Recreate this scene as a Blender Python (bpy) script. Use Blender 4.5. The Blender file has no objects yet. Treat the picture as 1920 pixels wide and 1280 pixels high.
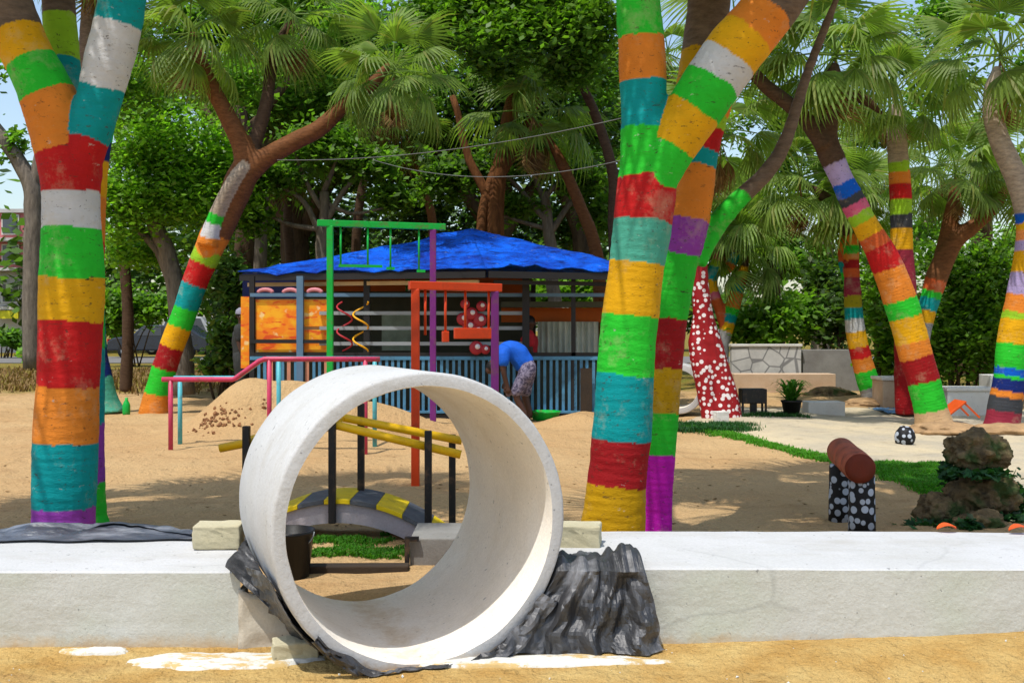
import bpy, bmesh, math, random
import numpy as np
from mathutils import Vector, Matrix, noise as mn

random.seed(7); rng = np.random.default_rng(7)
S = bpy.context.scene
COL = S.collection
PI = math.pi

# ------------------------------------------------------------------ camera, world, sun, exposure
F, HZ, CX, H = 2000.0, 618.0, 960.0, 1.25
cam = bpy.data.cameras.new('camera'); camo = bpy.data.objects.new('camera', cam); COL.objects.link(camo)
camo.location = (0, 0, H); camo.rotation_euler = (PI/2, 0, 0)
cam.sensor_width = 36; cam.lens = F/1920*36; cam.shift_y = -(640-HZ)/1920
cam.clip_start = 0.05; cam.clip_end = 2000
S.camera = camo
TO_SUN = Vector((-.22, -.32, .92)).normalized()
W = bpy.data.worlds.new('World'); S.world = W; W.use_nodes = True
nt = W.node_tree; nt.nodes.clear()
wo = nt.nodes.new('ShaderNodeOutputWorld'); bg = nt.nodes.new('ShaderNodeBackground'); sk = nt.nodes.new('ShaderNodeTexSky')
sk.sky_type = 'NISHITA'; sk.sun_disc = False
sk.sun_elevation = math.asin(TO_SUN.z); sk.sun_rotation = math.atan2(TO_SUN.x, TO_SUN.y)
sk.air_density = 1.2; sk.dust_density = 1.6
bg.inputs[1].default_value = .15
nt.links.new(sk.outputs[0], bg.inputs[0]); nt.links.new(bg.outputs[0], wo.inputs[0])
sl = bpy.data.lights.new('sun', 'SUN'); sl.energy = 3.1; sl.angle = math.radians(.55); sl.color = (1, .965, .91)
so = bpy.data.objects.new('sun', sl); COL.objects.link(so); so.rotation_euler = (-TO_SUN).to_track_quat('-Z', 'Y').to_euler()
so.location = (-8, -6, 15)
VS = S.view_settings; VS.view_transform = 'Standard'; VS.look = 'None'; VS.exposure = .42; VS.gamma = 1; VS.use_curve_mapping = False
S.cycles.max_bounces = 8; S.cycles.diffuse_bounces = 6; S.cycles.transparent_max_bounces = 8

# ------------------------------------------------------------------ helpers
def P(px, py, d): return Vector(((px-CX)/F*d, d, H+(HZ-py)/F*d))
def X(px, d): return (px-CX)/F*d
def Z(py, d): return H+(HZ-py)/F*d
def lin(c):
    r = []
    for v in c[:3]:
        v = v/255
        r.append(.87*(v/12.92 if v <= .04045 else ((v+.055)/1.055)**2.4))
    return r
ORG = {}
def thing(name, label, cat, loc=(0, 0, 0), group=None):
    o = bpy.data.objects.new(name, None); COL.objects.link(o); o.location = loc; o.empty_display_size = .1
    o['label'] = label; o['category'] = cat
    if group: o['group'] = group
    ORG[o.name] = Vector(loc); return o
def tag(o, label=None, cat=None, group=None, kind=None):
    if label: o['label'] = label
    if cat: o['category'] = cat
    if group: o['group'] = group
    if kind: o['kind'] = kind
    return o
def link(name, me, parent=None, org=None):
    o = bpy.data.objects.new(name, me); COL.objects.link(o)
    if parent is not None:
        o.parent = parent; ORG[o.name] = ORG[parent.name]
    else:
        o.location = org or (0, 0, 0); ORG[o.name] = Vector(org or (0, 0, 0))
    return o
def gen_mesh(name, v, f, mats, smooth=False, mi=None):
    me = bpy.data.meshes.new(name); me.from_pydata([tuple(p) for p in v], [], f)
    for m in (mats if isinstance(mats, (list, tuple)) else [mats]): me.materials.append(m)
    if mi is not None: me.polygons.foreach_set('material_index', mi)
    if smooth: me.polygons.foreach_set('use_smooth', [True]*len(me.polygons))
    me.update(); return me
def np_mesh(name, V, quads, mat, smooth=False):
    V = np.asarray(V, dtype=np.float32).reshape(-1, 3); Q = np.asarray(quads, dtype=np.int32); k = Q.shape[1]
    me = bpy.data.meshes.new(name); me.vertices.add(len(V)); me.vertices.foreach_set('co', V.ravel())
    me.loops.add(Q.size); me.loops.foreach_set('vertex_index', Q.ravel())
    me.polygons.add(len(Q)); me.polygons.foreach_set('loop_start', np.arange(0, Q.size, k, dtype=np.int32))
    me.materials.append(mat); me.update(calc_edges=True)
    me.polygons.foreach_set('use_smooth', [bool(smooth)]*len(Q))
    me.validate(); return me
class MB:
    def __init__(s): s.v = []; s.f = []; s.m = []
    def add(s, v, f, m=0):
        o = len(s.v); s.v += [Vector(p) for p in v]; s.f += [tuple(i+o for i in q) for q in f]; s.m += [m]*len(f); return s
    def box(s, c, size, rot=None, m=0):
        x, y, z = size[0]/2, size[1]/2, size[2]/2
        v = [Vector(p) for p in ((-x,-y,-z),(x,-y,-z),(x,y,-z),(-x,y,-z),(-x,-y,z),(x,-y,z),(x,y,z),(-x,y,z))]
        if rot: v = [rot @ p for p in v]
        return s.add([p+Vector(c) for p in v], [(0,3,2,1),(4,5,6,7),(0,1,5,4),(1,2,6,5),(2,3,7,6),(3,0,4,7)], m)
    def bar(s, a, b, w, h=None, m=0):
        a, b = Vector(a), Vector(b); h = h or w; d = (b-a); L = d.length
        q = d.to_track_quat('Z', 'Y').to_matrix()
        return s.box((a+b)/2, (w, h, L), q, m)
    def tube(s, pts, r, n=10, caps=True, m=0):
        pts = [Vector(p) for p in pts]; N = len(pts); rr = r if isinstance(r, (list, tuple)) else [r]*N
        t0 = (pts[1]-pts[0]).normalized(); u = t0.orthogonal().normalized(); v = []; f = []
        for i, p in enumerate(pts):
            t = ((pts[min(i+1, N-1)]-pts[max(i-1, 0)])).normalized()
            u = (u-t*u.dot(t)).normalized(); w = t.cross(u)
            for k in range(n):
                a = 2*PI*k/n; v.append(p+(u*math.cos(a)+w*math.sin(a))*rr[i])
        for i in range(N-1):
            for k in range(n):
                f.append((i*n+k, i*n+(k+1) % n, (i+1)*n+(k+1) % n, (i+1)*n+k))
        if caps: f.append(tuple(range(n-1, -1, -1))); f.append(tuple((N-1)*n+k for k in range(n)))
        return s.add(v, f, m)
    def lathe(s, prof, c=(0, 0, 0), n=24, axis=None, m=0, closed=False):
        A = axis.to_track_quat('Z', 'Y').to_matrix() if axis else Matrix.Identity(3); c = Vector(c); v = []; f = []; N = len(prof)
        for (r, z) in prof:
            for k in range(n):
                a = 2*PI*k/n; v.append(c+A @ Vector((r*math.cos(a), r*math.sin(a), z)))
        for i in range(N if closed else N-1):
            j = (i+1) % N
            for k in range(n): f.append((i*n+k, i*n+(k+1) % n, j*n+(k+1) % n, j*n+k))
        return s.add(v, f, m)
    def build(s, name, mat, parent=None, smooth=False, org=None, bevel=0, seg=2):
        o0 = ORG[parent.name] if parent is not None else Vector(org or (0, 0, 0))
        me = gen_mesh(name, [p-o0 for p in s.v], s.f, mat, smooth, s.m)
        o = link(name, me, parent, org)
        if bevel:
            b = o.modifiers.new('bevel', 'BEVEL'); b.width = bevel; b.segments = seg; b.limit_method = 'ANGLE'; b.angle_limit = .7
        return o
def catmull(pts, n):
    pts = [np.array(p, float) for p in pts]; pp = [2*pts[0]-pts[1]]+pts+[2*pts[-1]-pts[-2]]; out = []
    for i in range(1, len(pp)-2):
        for k in range(n):
            t = k/n; a, b, c, d = pp[i-1], pp[i], pp[i+1], pp[i+2]
            out.append(.5*((2*b)+(-a+c)*t+(2*a-5*b+4*c-d)*t*t+(-a+3*b-3*c+d)*t**3))
    out.append(pts[-1]); return np.array(out)

# ------------------------------------------------------------------ materials
class NT:
    def __init__(s, name):
        s.mat = bpy.data.materials.new(name); s.mat.use_nodes = True; s.t = s.mat.node_tree
        s.b = s.t.nodes['Principled BSDF']; s.out = s.t.nodes['Material Output']
        s.b.inputs['Specular IOR Level'].default_value = .35
    def n(s, typ, **kw):
        x = s.t.nodes.new('ShaderNode'+typ)
        for k, v in kw.items():
            if k.startswith('i_'):
                key = k[2:]; key = int(key) if key.isdigit() else key.replace('_', ' ')
                x.inputs[key].default_value = v
            else: setattr(x, k, v)
        return x
    def l(s, a, b): s.t.links.new(a, b)
    def noise(s, scale, detail=4, rough=.6, vec=None, stretch=None, coord='Object'):
        if vec is None: vec = s.n('TexCoord').outputs[coord]
        if stretch:
            mp = s.n('Mapping'); mp.inputs['Scale'].default_value = stretch; s.l(vec, mp.inputs[0]); vec = mp.outputs[0]
        x = s.n('TexNoise'); x.inputs['Scale'].default_value = scale; x.inputs['Detail'].default_value = detail; x.inputs['Roughness'].default_value = rough
        s.l(vec, x.inputs['Vector']); return x.outputs['Fac']
    def ramp(s, fac, stops, interp='LINEAR'):
        x = s.n('ValToRGB'); x.color_ramp.interpolation = interp; e = x.color_ramp.elements
        while len(e) < len(stops): e.new(.5)
        for k, (p, c) in enumerate(stops):
            e[k].position = p; e[k].color = (c, c, c, 1) if isinstance(c, (int, float)) else (*c[:3], 1)
        s.l(fac, x.inputs[0]); return x.outputs[0]
    def mix(s, fac, a, b, mode='MIX'):
        x = s.n('Mix', data_type='RGBA', blend_type=mode)
        for sock, val in ((x.inputs[0], fac), (x.inputs[6], a), (x.inputs[7], b)):
            if hasattr(val, 'links'): s.l(val, sock)
            elif isinstance(val, (int, float)): sock.default_value = val
            else: sock.default_value = (*val[:3], 1)
        return x.outputs[2]
    def bump(s, h, strength=.3, dist=.01, prev=None):
        x = s.n('Bump'); x.inputs['Strength'].default_value = strength; x.inputs['Distance'].default_value = dist
        s.l(h, x.inputs['Height'])
        if prev is not None: s.l(prev, x.inputs['Normal'])
        return x.outputs[0]
    def math(s, op, a, b=None):
        x = s.n('Math', operation=op)
        for k, v in enumerate((a, b)):
            if v is None: continue
            if hasattr(v, 'links'): s.l(v, x.inputs[k])
            else: x.inputs[k].default_value = v
        return x.outputs[0]
    def set(s, col=None, rough=None, normal=None, spec=None, metal=None):
        for key, v in (('Base Color', col), ('Roughness', rough), ('Normal', normal), ('Specular IOR Level', spec), ('Metallic', metal)):
            if v is None: continue
            if hasattr(v, 'links'): s.l(v, s.b.inputs[key])
            elif isinstance(v, (int, float)): s.b.inputs[key].default_value = v
            else: s.b.inputs[key].default_value = (*v[:3], 1)
        return s.mat
def plain(name, c, rough=.6, var=.25, scale=6, bump=.15, bdist=.006, dirt=None, dirt_amt=.35, spec=.35, k=1.0):
    """paint / stuff with tone variation, dirt blotches and fine relief"""
    t = NT(name); c = [x*k for x in lin(c)]
    n1 = t.noise(scale, 5); f = t.ramp(n1, [(.3, 1-var), (.7, 1+var*.35)])
    col = t.mix(1, c, f, 'MULTIPLY')
    if dirt is not None:
        d = t.ramp(t.noise(scale*2.3, 6, .7), [(.52, 0), (.66, dirt_amt)]); col = t.mix(d, col, lin(dirt))
    nb = t.bump(t.noise(scale*9, 4), bump, bdist)
    return t.set(col, t.ramp(n1, [(.3, max(.05, rough-.08)), (.7, min(1, rough+.12))]), nb, spec)

def leaf_mat(name, c, trans=.35, rough=.45, spec=.4, var=.5, yellow=(.16, .15, .02), yl=.9):
    t = NT(name); g = t.n('NewGeometry'); oi = t.n('ObjectInfo')
    v = t.ramp(g.outputs['Random Per Island'], [(0, 1-var), (1, 1+var)])
    col = t.mix(1, c, v, 'MULTIPLY')
    col = t.mix(t.ramp(g.outputs['Random Per Island'], [(yl, 0), (min(1, yl+.08), .8)]), col, yellow)
    v2 = t.ramp(oi.outputs['Random'], [(0, .75), (1, 1.25)]); col = t.mix(1, col, v2, 'MULTIPLY')
    t.set(col, rough, None, spec)
    tr = t.n('BsdfTranslucent'); mx = t.n('MixShader'); mx.inputs[0].default_value = trans
    tc = t.mix(1, col, (1.25, 1.45, .5), 'MULTIPLY'); t.l(tc, tr.inputs[0])
    t.l(t.b.outputs[0], mx.inputs[1]); t.l(tr.outputs[0], mx.inputs[2]); t.l(mx.outputs[0], t.out.inputs[0])
    return t.mat

M = {}
# sand / ground
def ground_mat():
    t = NT('sand'); tc = t.n('TexCoord'); sep = t.n('SeparateXYZ'); t.l(tc.outputs['Object'], sep.inputs[0])
    y = sep.outputs[1]
    big = t.noise(.55, 5, .6); mid = t.noise(3.2, 5, .65); fine = t.noise(60, 3, .7); vf = t.noise(220, 2, .6)
    play = t.mix(t.ramp(big, [(.35, 0), (.65, 1)]), lin((204, 170, 122)), lin((194, 156, 108)))
    front = t.mix(t.ramp(mid, [(.35, 0), (.65, 1)]), lin((204, 174, 112)), lin((186, 146, 82)))
    yy = t.math('ADD', y, t.math('MULTIPLY', t.math('SUBTRACT', mid, .5), .5))
    mr = t.n('MapRange'); mr.inputs[1].default_value = 4.35; mr.inputs[2].default_value = 5.1; t.l(yy, mr.inputs[0])
    col = t.mix(mr.outputs[0], front, play)
    # far dry grass verge
    mr2 = t.n('MapRange'); mr2.inputs[1].default_value = 20.5; mr2.inputs[2].default_value = 22.5
    t.l(t.math('ADD', y, t.math('MULTIPLY', t.math('SUBTRACT', big, .5), 7)), mr2.inputs[0])
    verge = t.mix(t.ramp(mid, [(.4, 0), (.62, 1)]), lin((150, 120, 60)), lin((112, 118, 40)))
    col = t.mix(mr2.outputs[0], col, verge)
    # damp brown tracks and litter specks
    col = t.mix(t.ramp(t.noise(1.7, 6, .7, stretch=(.6, 1.5, 1)), [(.56, 0), (.72, .5)]), col, lin((150, 110, 70)))
    col = t.mix(t.ramp(t.noise(26, 4, .7), [(.66, 0), (.72, .7)]), col, lin((95, 70, 45)))
    col = t.mix(1, col, t.ramp(fine, [(.25, .8), (.75, 1.12)]), 'MULTIPLY')
    col = t.mix(1, col, t.ramp(vf, [(.3, .86), (.7, 1.1)]), 'MULTIPLY')
    vo = t.n('TexVoronoi', feature='SMOOTH_F1'); vo.inputs['Scale'].default_value = 4.2; vo.inputs['Smoothness'].default_value = .6
    t.l(tc.outputs['Object'], vo.inputs['Vector'])
    nb = t.bump(vo.outputs['Distance'], .35, .05); nb = t.bump(t.noise(9, 6, .65), .8, .06, nb); nb = t.bump(t.noise(3.3, 5, .7, stretch=(1, .6, 1)), .5, .12, nb); nb = t.bump(fine, .5, .008, nb)
    return t.set(col, .95, nb, .1)
M['sand'] = ground_mat()
def path_mat():
    t = NT('path_paving'); mid = t.noise(1.2, 6, .6); f = t.noise(70, 3)
    col = t.mix(t.ramp(mid, [(.3, 0), (.7, 1)]), lin((212, 194, 158)), lin((178, 168, 148)))
    col = t.mix(t.ramp(t.noise(6, 6, .7), [(.55, 0), (.7, .6)]), col, lin((150, 135, 112)))
    col = t.mix(1, col, t.ramp(f, [(.3, .82), (.7, 1.1)]), 'MULTIPLY')
    return t.set(col, .92, t.bump(f, .4, .008), .1)
M['path'] = path_mat()
M['road'] = plain('asphalt', (122, 118, 112), .9, .2, 2, .3)
def cement(name, c, stain, k=1.0, tint=None, bump=.35, rough=.85, crack=0, splash=None, pits=0):
    t = NT(name); c = [x*k for x in lin(c)]
    n = t.noise(2.2, 6, .62); n2 = t.noise(7, 6, .7); f = t.noise(90, 3, .7)
    col = t.mix(t.ramp(n, [(.35, 0), (.68, .85)]), c, [x*k for x in lin(stain)])
    if tint: col = t.mix(t.ramp(t.noise(1.1, 4), [(.5, 0), (.68, .55)]), col, [x*k for x in lin(tint)])
    col = t.mix(t.ramp(n2, [(.62, 0), (.74, .35)]), col, [x*.55 for x in c])
    col = t.mix(t.ramp(t.noise(38, 2, .5), [(.71, 0), (.74, .8)]), col, [x*.4 for x in c])
    col = t.mix(1, col, t.ramp(f, [(.3, .9), (.7, 1.05)]), 'MULTIPLY')
    nb = t.bump(n2, bump, .02); nb = t.bump(f, .35, .004, nb)
    tc = t.n('TexCoord')
    if crack:
        wv = t.n('Mix', data_type='VECTOR'); wv.inputs[0].default_value = .12; nz = t.n('TexNoise'); nz.inputs['Scale'].default_value = 4; nz.inputs['Detail'].default_value = 5
        t.l(tc.outputs['Object'], nz.inputs['Vector']); t.l(tc.outputs['Object'], wv.inputs[4]); t.l(nz.outputs['Color'], wv.inputs[5])
        vo = t.n('TexVoronoi', feature='DISTANCE_TO_EDGE'); vo.inputs['Scale'].default_value = .75; t.l(wv.outputs[1], vo.inputs['Vector'])
        m = t.math('MULTIPLY', t.ramp(vo.outputs['Distance'], [(.002, 1), (.007, 0)]), t.ramp(n, [(.42, 0), (.55, crack)])); col = t.mix(m, col, [x*.45 for x in c])
        d2 = t.ramp(t.noise(1.6, 7, .8, stretch=(.35, 1, 2.5)), [(.52, 0), (.66, .5)]); col = t.mix(d2, col, [c[0]*.72, c[1]*.68, c[2]*.6])
    if pits:
        vo = t.n('TexVoronoi'); vo.inputs['Scale'].default_value = 30; vo.inputs['Randomness'].default_value = 1; t.l(tc.outputs['Object'], vo.inputs['Vector'])
        m = t.math('MULTIPLY', t.ramp(vo.outputs['Distance'], [(.10, 1), (.16, 0)]), t.ramp(n2, [(.52, 0), (.6, pits)])); col = t.mix(m, col, [x*.35 for x in c])
        col = t.mix(t.ramp(t.noise(3.2, 7, .8, stretch=(1, 1, .5)), [(.52, 0), (.68, .55)]), col, [c[0]*.74, c[1]*.69, c[2]*.6])
    if splash is not None:
        sp = t.n('SeparateXYZ'); t.l(tc.outputs['Object'], sp.inputs[0])
        h = t.math('ADD', sp.outputs[2], t.math('MULTIPLY', t.noise(9, 6, .75), -splash*1.6))
        mr = t.n('MapRange'); mr.inputs[1].default_value = -splash*.25; mr.inputs[2].default_value = -splash*.95; mr.inputs[3].default_value = 0; mr.inputs[4].default_value = .75; t.l(h, mr.inputs[0])
        col = t.mix(mr.outputs[0], col, lin((196, 160, 100)))
    return t.set(col, rough, nb, .25)
M['wall_face'] = cement('wall_render', (200, 202, 196), (188, 190, 180), 1.1, (188, 198, 180), crack=.30, splash=.10)
M['wall_top'] = cement('wall_whitewash', (228, 228, 228), (214, 214, 210), .80, None, .3, crack=.22)
M['mortar'] = cement('mortar', (204, 194, 176), (190, 180, 160))
M['pipe'] = cement('pipe_concrete', (228, 229, 229), (216, 215, 210), .82, None, .3, .75, pits=.8, splash=.09)
M['pipe_in'] = cement('pipe_inside', (244, 238, 226), (232, 220, 200), 1.08, (226, 222, 214), .15, .7, pits=.5, splash=.05)
M['block'] = cement('block', (202, 194, 164), (180, 170, 136))
def plaster_mat():
    t = NT('plaster'); n = t.noise(9, 6, .75, stretch=(.6, 1.4, 1)); f = t.noise(60, 3)
    col = t.mix(t.ramp(n, [(.50, 0), (.57, 1)]), lin((220, 219, 210)), lin((206, 176, 118)))
    col = t.mix(1, col, t.ramp(f, [(.3, .9), (.7, 1.05)]), 'MULTIPLY'); return t.set(col, .9, t.bump(n, .5, .02), .15)
M['plaster'] = plaster_mat()
M['grey_conc'] = cement('grey_concrete', (150, 148, 142), (122, 118, 112))
M['plastic'] = None
def plastic(name, c, c2, rough=.44, st=(1, 1, .45), dust=(150, 150, 152)):
    t = NT(name); n = t.noise(3.5, 5, .6, stretch=st)
    col = t.mix(t.ramp(n, [(.4, 0), (.65, 1)]), lin(c), lin(c2))
    col = t.mix(t.ramp(t.noise(6, 5, .65, stretch=st), [(.50, 0), (.70, .6)]), col, lin(dust))
    nb = t.bump(t.noise(6, 4, .6, stretch=st), .5, .03); nb = t.bump(t.noise(26, 5, .7, stretch=st), .45, .008, nb)
    return t.set(col, t.ramp(n, [(.3, rough), (.7, rough+.15)]), nb, .8)
M['plastic'] = plastic('black_plastic_sheet', (30, 31, 34), (62, 62, 64))
M['tarp_grey'] = plastic('grey_tarp', (40, 46, 58), (92, 98, 110), .36, (.45, 1.6, 1), (170, 174, 182))
M['tarp_blue'] = None
def bluetarp():
    t = NT('blue_tarp'); n = t.noise(1.3, 6, .75)
    col = t.mix(t.ramp(n, [(.38, 0), (.62, 1)]), lin((0, 52, 160)), lin((0, 104, 240)))
    col = t.mix(t.ramp(t.noise(7, 6, .75, stretch=(.6, 1, 2.2)), [(.50, 0), (.60, .8)]), col, lin((2, 24, 92)))
    col = t.mix(t.ramp(t.noise(9, 5, .8, stretch=(.7, 1.2, 2)), [(.62, 0), (.67, .75)]), col, lin((120, 144, 190)))
    nb = t.bump(t.noise(5, 6, .7), .9, .10)
    return t.set(col, .55, nb, .15)
M['tarp_blue'] = bluetarp()
PAINT = dict(yellow=(228, 168, 18), lime=(150, 196, 40), green=(46, 196, 48), orange=(226, 132, 44), red=(192, 30, 30), white=(206, 205, 203),
    teal=(8, 150, 150), seafoam=(80, 168, 142), purple=(152, 66, 168), magenta=(196, 26, 172), ochre=(196, 150, 14), dkred=(160, 26, 30),
    navy=(22, 42, 112), blue=(10, 92, 196), charcoal=(64, 66, 70), maroon=(150, 46, 64), grey=(150, 148, 146), lavender=(176, 158, 200),
    pink=(214, 92, 128), tan=(208, 170, 126), olive=(164, 152, 24), brick=(206, 92, 44), peach=(240, 150, 80), bark=(112, 94, 78), barkd=(84, 64, 48), barkl=(168, 152, 132), barko=(118, 76, 44))
def painted_mat():
    t = NT('painted_bark'); at = t.n('Attribute', attribute_name='paint'); rg = t.n('Attribute', attribute_name='ring')
    col = at.outputs['Color']; bare = at.outputs['Alpha']
    n1 = t.noise(5, 5, .65); big = t.noise(2.1, 4)
    col = t.mix(1, col, t.ramp(n1, [(.28, .8), (.72, 1.1)]), 'MULTIPLY')
    sc = t.noise(16, 6, .75, stretch=(1, 1, 2.6))
    col = t.mix(t.ramp(sc, [(.60, 0), (.66, .75)]), col, lin((74, 58, 44)))
    col = t.mix(t.ramp(t.noise(3.0, 6, .75), [(.54, 0), (.70, .38)]), col, lin((196, 176, 140)))
    col = t.mix(t.ramp(t.noise(7, 5, .8, stretch=(1, 1, 4.5)), [(.64, 0), (.67, .85)]), col, lin((52, 42, 34)))
    col = t.mix(t.ramp(t.noise(30, 3, .7, stretch=(1, 1, 1.5)), [(.66, 0), (.70, .8)]), col, lin((60, 50, 40)))
    pal = t.noise(11, 5, .7, stretch=(1, 1, 2))
    col = t.mix(t.ramp(pal, [(.66, 0), (.7, .55)]), col, lin((190, 184, 170)))
    barkn = t.ramp(t.noise(10, 6, .7, stretch=(1, 1, 3)), [(.3, .55), (.7, 1.3)])
    bk = t.mix(1, at.outputs['Color'], barkn, 'MULTIPLY'); col = t.mix(bare, bk, col)
    w = t.math('SINE', t.math('ADD', t.math('MULTIPLY', rg.outputs['Fac'], 150.), t.math('MULTIPLY', n1, 9.)))
    nb = t.bump(w, .10, .006); nb = t.bump(t.noise(13, 6, .7, stretch=(1, 1, 3.0)), .42, .016, nb)
    nb = t.bump(t.noise(70, 3), .3, .004, nb)
    return t.set(col, .7, nb, .12)
M['painted'] = painted_mat()
def dots_mat(name, base, dot, scale, thr, var=.15):
    t = NT(name); tc = t.n('TexCoord'); vo = t.n('TexVoronoi'); vo.inputs['Scale'].default_value = scale; vo.inputs['Randomness'].default_value = .7
    t.l(tc.outputs['Object'], vo.inputs['Vector'])
    m = t.ramp(vo.outputs['Distance'], [(thr, 1), (thr+.04, 0)])
    n = t.ramp(t.noise(8, 5), [(.3, 1-var), (.7, 1+var)])
    col = t.mix(m, lin(base), lin(dot)); col = t.mix(1, col, n, 'MULTIPLY')
    return t.set(col, .6, t.bump(t.noise(25, 5, .7), .5, .012), .3)
M['reddots'] = dots_mat('red_white_dots', (156, 18, 24), (238, 226, 222), 13, .36)
M['bwdots'] = dots_mat('black_white_dots', (22, 22, 24), (186, 194, 204), 18, .40)
M['frond'] = leaf_mat('palm_leaf', (.195, .290, .055), .5, .5, .3, .4, (.24, .24, .07), .80)
M['dead'] = leaf_mat('dead_palm_leaf', (.20, .115, .04), .2, .7, .2, .35, (.25, .17, .07), .7)
M['leaf_b'] = leaf_mat('bright_leaf', (.150, .300, .026), .58, .45, .35, .55, (.15, .17, .02), .92)
M['leaf_m'] = leaf_mat('mid_leaf', (.120, .240, .030), .57, .45, .35, .55, (.12, .13, .02), .93)
M['leaf_d'] = leaf_mat('dark_leaf', (.085, .160, .032), .52, .45, .3, .6, (.10, .065, .02), .9)
M['leaf_g'] = leaf_mat('grass_blade', (.075, .26, .018), .45, .6, .2, .5, (.16, .15, .04), .9)
M['leaf_moss'] = leaf_mat('ground_leaf', (.020, .085, .018), .35, .5, .3, .6, (.05, .10, .02), .9)
M['barkplain'] = None
def bark(name, c, c2):
    t = NT(name); n = t.noise(4, 7, .75, stretch=(2.2, 2.2, .5)); col = t.mix(t.ramp(n, [(.33, 0), (.68, 1)]), lin(c), lin(c2))
    return t.set(col, .9, t.bump(n, 1.0, .05), .15)
M['bark_dark'] = bark('dark_bark', (58, 46, 36), (104, 84, 64)); M['bark_grey'] = bark('grey_bark', (92, 84, 76), (150, 138, 122))
M['bark_brown'] = bark('brown_bark', (84, 52, 30), (136, 88, 50))
M['black_metal'] = plain('black_painted_steel', (26, 26, 28), .45, .2, 5, .1, dirt=(110, 84, 60), dirt_amt=.55)
M['yellow_metal'] = plain('yellow_painted_steel', (250, 196, 10), .42, .15, 5, .1, dirt=(120, 86, 30), dirt_amt=.25)
M['orange_metal'] = plain('orange_painted_steel', (226, 70, 18), .42, .18, 4, .1, dirt=(120, 60, 30), dirt_amt=.3)
M['purple_metal'] = plain('purple_painted_steel', (118, 36, 120), .42, .15, 4, .1, dirt=(110, 84, 60), dirt_amt=.55)
M['green_metal'] = plain('green_painted_steel', (6, 176, 62), .42, .15, 4, .1, dirt=(110, 84, 60), dirt_amt=.55)
M['pink_metal'] = plain('pink_painted_steel', (206, 62, 100), .4, .15, 4, .1, dirt=(110, 84, 60), dirt_amt=.55)
M['cyan_metal'] = plain('cyan_painted_steel', (88, 184, 196), .42, .15, 4, .1, dirt=(110, 84, 60), dirt_amt=.55)
M['deck_yellow'] = plain('deck_yellow_paint', (240, 206, 6), .6, .15, 6, .2, dirt=(140, 110, 40), dirt_amt=.4)
M['deck_black'] = plain('deck_black_paint', (84, 88, 94), .6, .3, 6, .2, dirt=(130, 130, 130), dirt_amt=.5)
M['deck_side'] = cement('deck_side', (178, 170, 172), (160, 150, 154))
M['bucket'] = plain('black_bucket', (22, 22, 24), .4, .15, 5, .05)
M['steel_blue'] = plain('blue_grey_steel', (92, 124, 150), .5, .15, 3, .1)
M['steel_grey'] = plain('grey_steel', (150, 156, 158), .5, .15, 3, .1)
M['fence_blue'] = plain('blue_painted_picket', (84, 142, 176), .55, .25, 4, .15, dirt=(60, 70, 70), dirt_amt=.4)
M['fence_salmon'] = plain('salmon_painted_picket', (206, 140, 110), .55, .2, 4, .15)
M['dark_frame'] = plain('dark_kiosk_frame', (34, 32, 32), .55, .2, 3, .1)
M['beige'] = plain('beige_board', (214, 186, 142), .7, .2, 3, .15)
M['orange_wood'] = plain('orange_brown_panel', (176, 86, 18), .7, .3, 3, .2)
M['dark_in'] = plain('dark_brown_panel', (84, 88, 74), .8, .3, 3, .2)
M['navy_tarp'] = plain('navy_tarp', (8, 30, 96), .5, .3, 4, .3)
M['curtain'] = plain('pale_curtain', (188, 196, 184), .8, .25, 4, .2)
M['glassgreen'] = plain('green_grey_panel', (140, 160, 144), .5, .4, 5, .1)
M['spiral_y'] = plain('yellow_decor', (246, 176, 20), .5, .1)
M['spiral_r'] = plain('red_decor', (176, 40, 48), .5, .1)
M['white_decor'] = plain('white_decor', (238, 226, 224), .6, .1)
M['pink_decor'] = plain('pink_decor', (206, 130, 136), .6, .2)
def board_mat():
    t = NT('orange_menu_board'); tc = t.n('TexCoord')
    n = t.noise(4.5, 5, .6, stretch=(1, 1, 1.8)); n2 = t.noise(6, 3, .5, stretch=(.8, 1, 2.4))
    col = t.mix(t.ramp(n, [(.4, 0), (.55, 1)]), lin((250, 176, 30)), lin((246, 132, 22)))
    col = t.mix(t.ramp(n2, [(.56, 0), (.62, .85)]), col, lin((226, 70, 28)))
    col = t.mix(t.ramp(t.noise(5, 2), [(.63, 0), (.68, .7)]), col, lin((250, 224, 160)))
    return t.set(col, .5, None, .3)
M['board'] = board_mat()
M['skin'] = plain('skin', (78, 50, 38), .5, .15, 8, .05)
M['shirt_blue'] = plain('blue_shirt', (10, 96, 214), .8, .2, 7, .5, .02)
M['shirt_red'] = plain('red_shirt', (190, 40, 50), .8, .2, 7, .4, .02)
M['shirt_dark'] = plain('dark_clothes', (52, 54, 52), .85, .3, 7, .4, .02)
def shorts():
    t = NT('patterned_shorts'); n = t.noise(26, 4, .8)
    col = t.mix(t.ramp(n, [(.42, 0), (.58, 1)]), lin((66, 62, 84)), lin((140, 132, 152)))
    return t.set(col, .85, t.bump(t.noise(9, 4), .5, .02), .1)
M['shorts'] = shorts()
M['hair'] = plain('black_hair', (20, 18, 18), .6); M['cap'] = plain('grey_cap', (150, 150, 164), .8)
M['white_paint'] = cement('white_paint', (226, 224, 216), (206, 200, 188))
M['tan_face'] = cement('tan_render', (214, 188, 160), (198, 166, 134))
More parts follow.
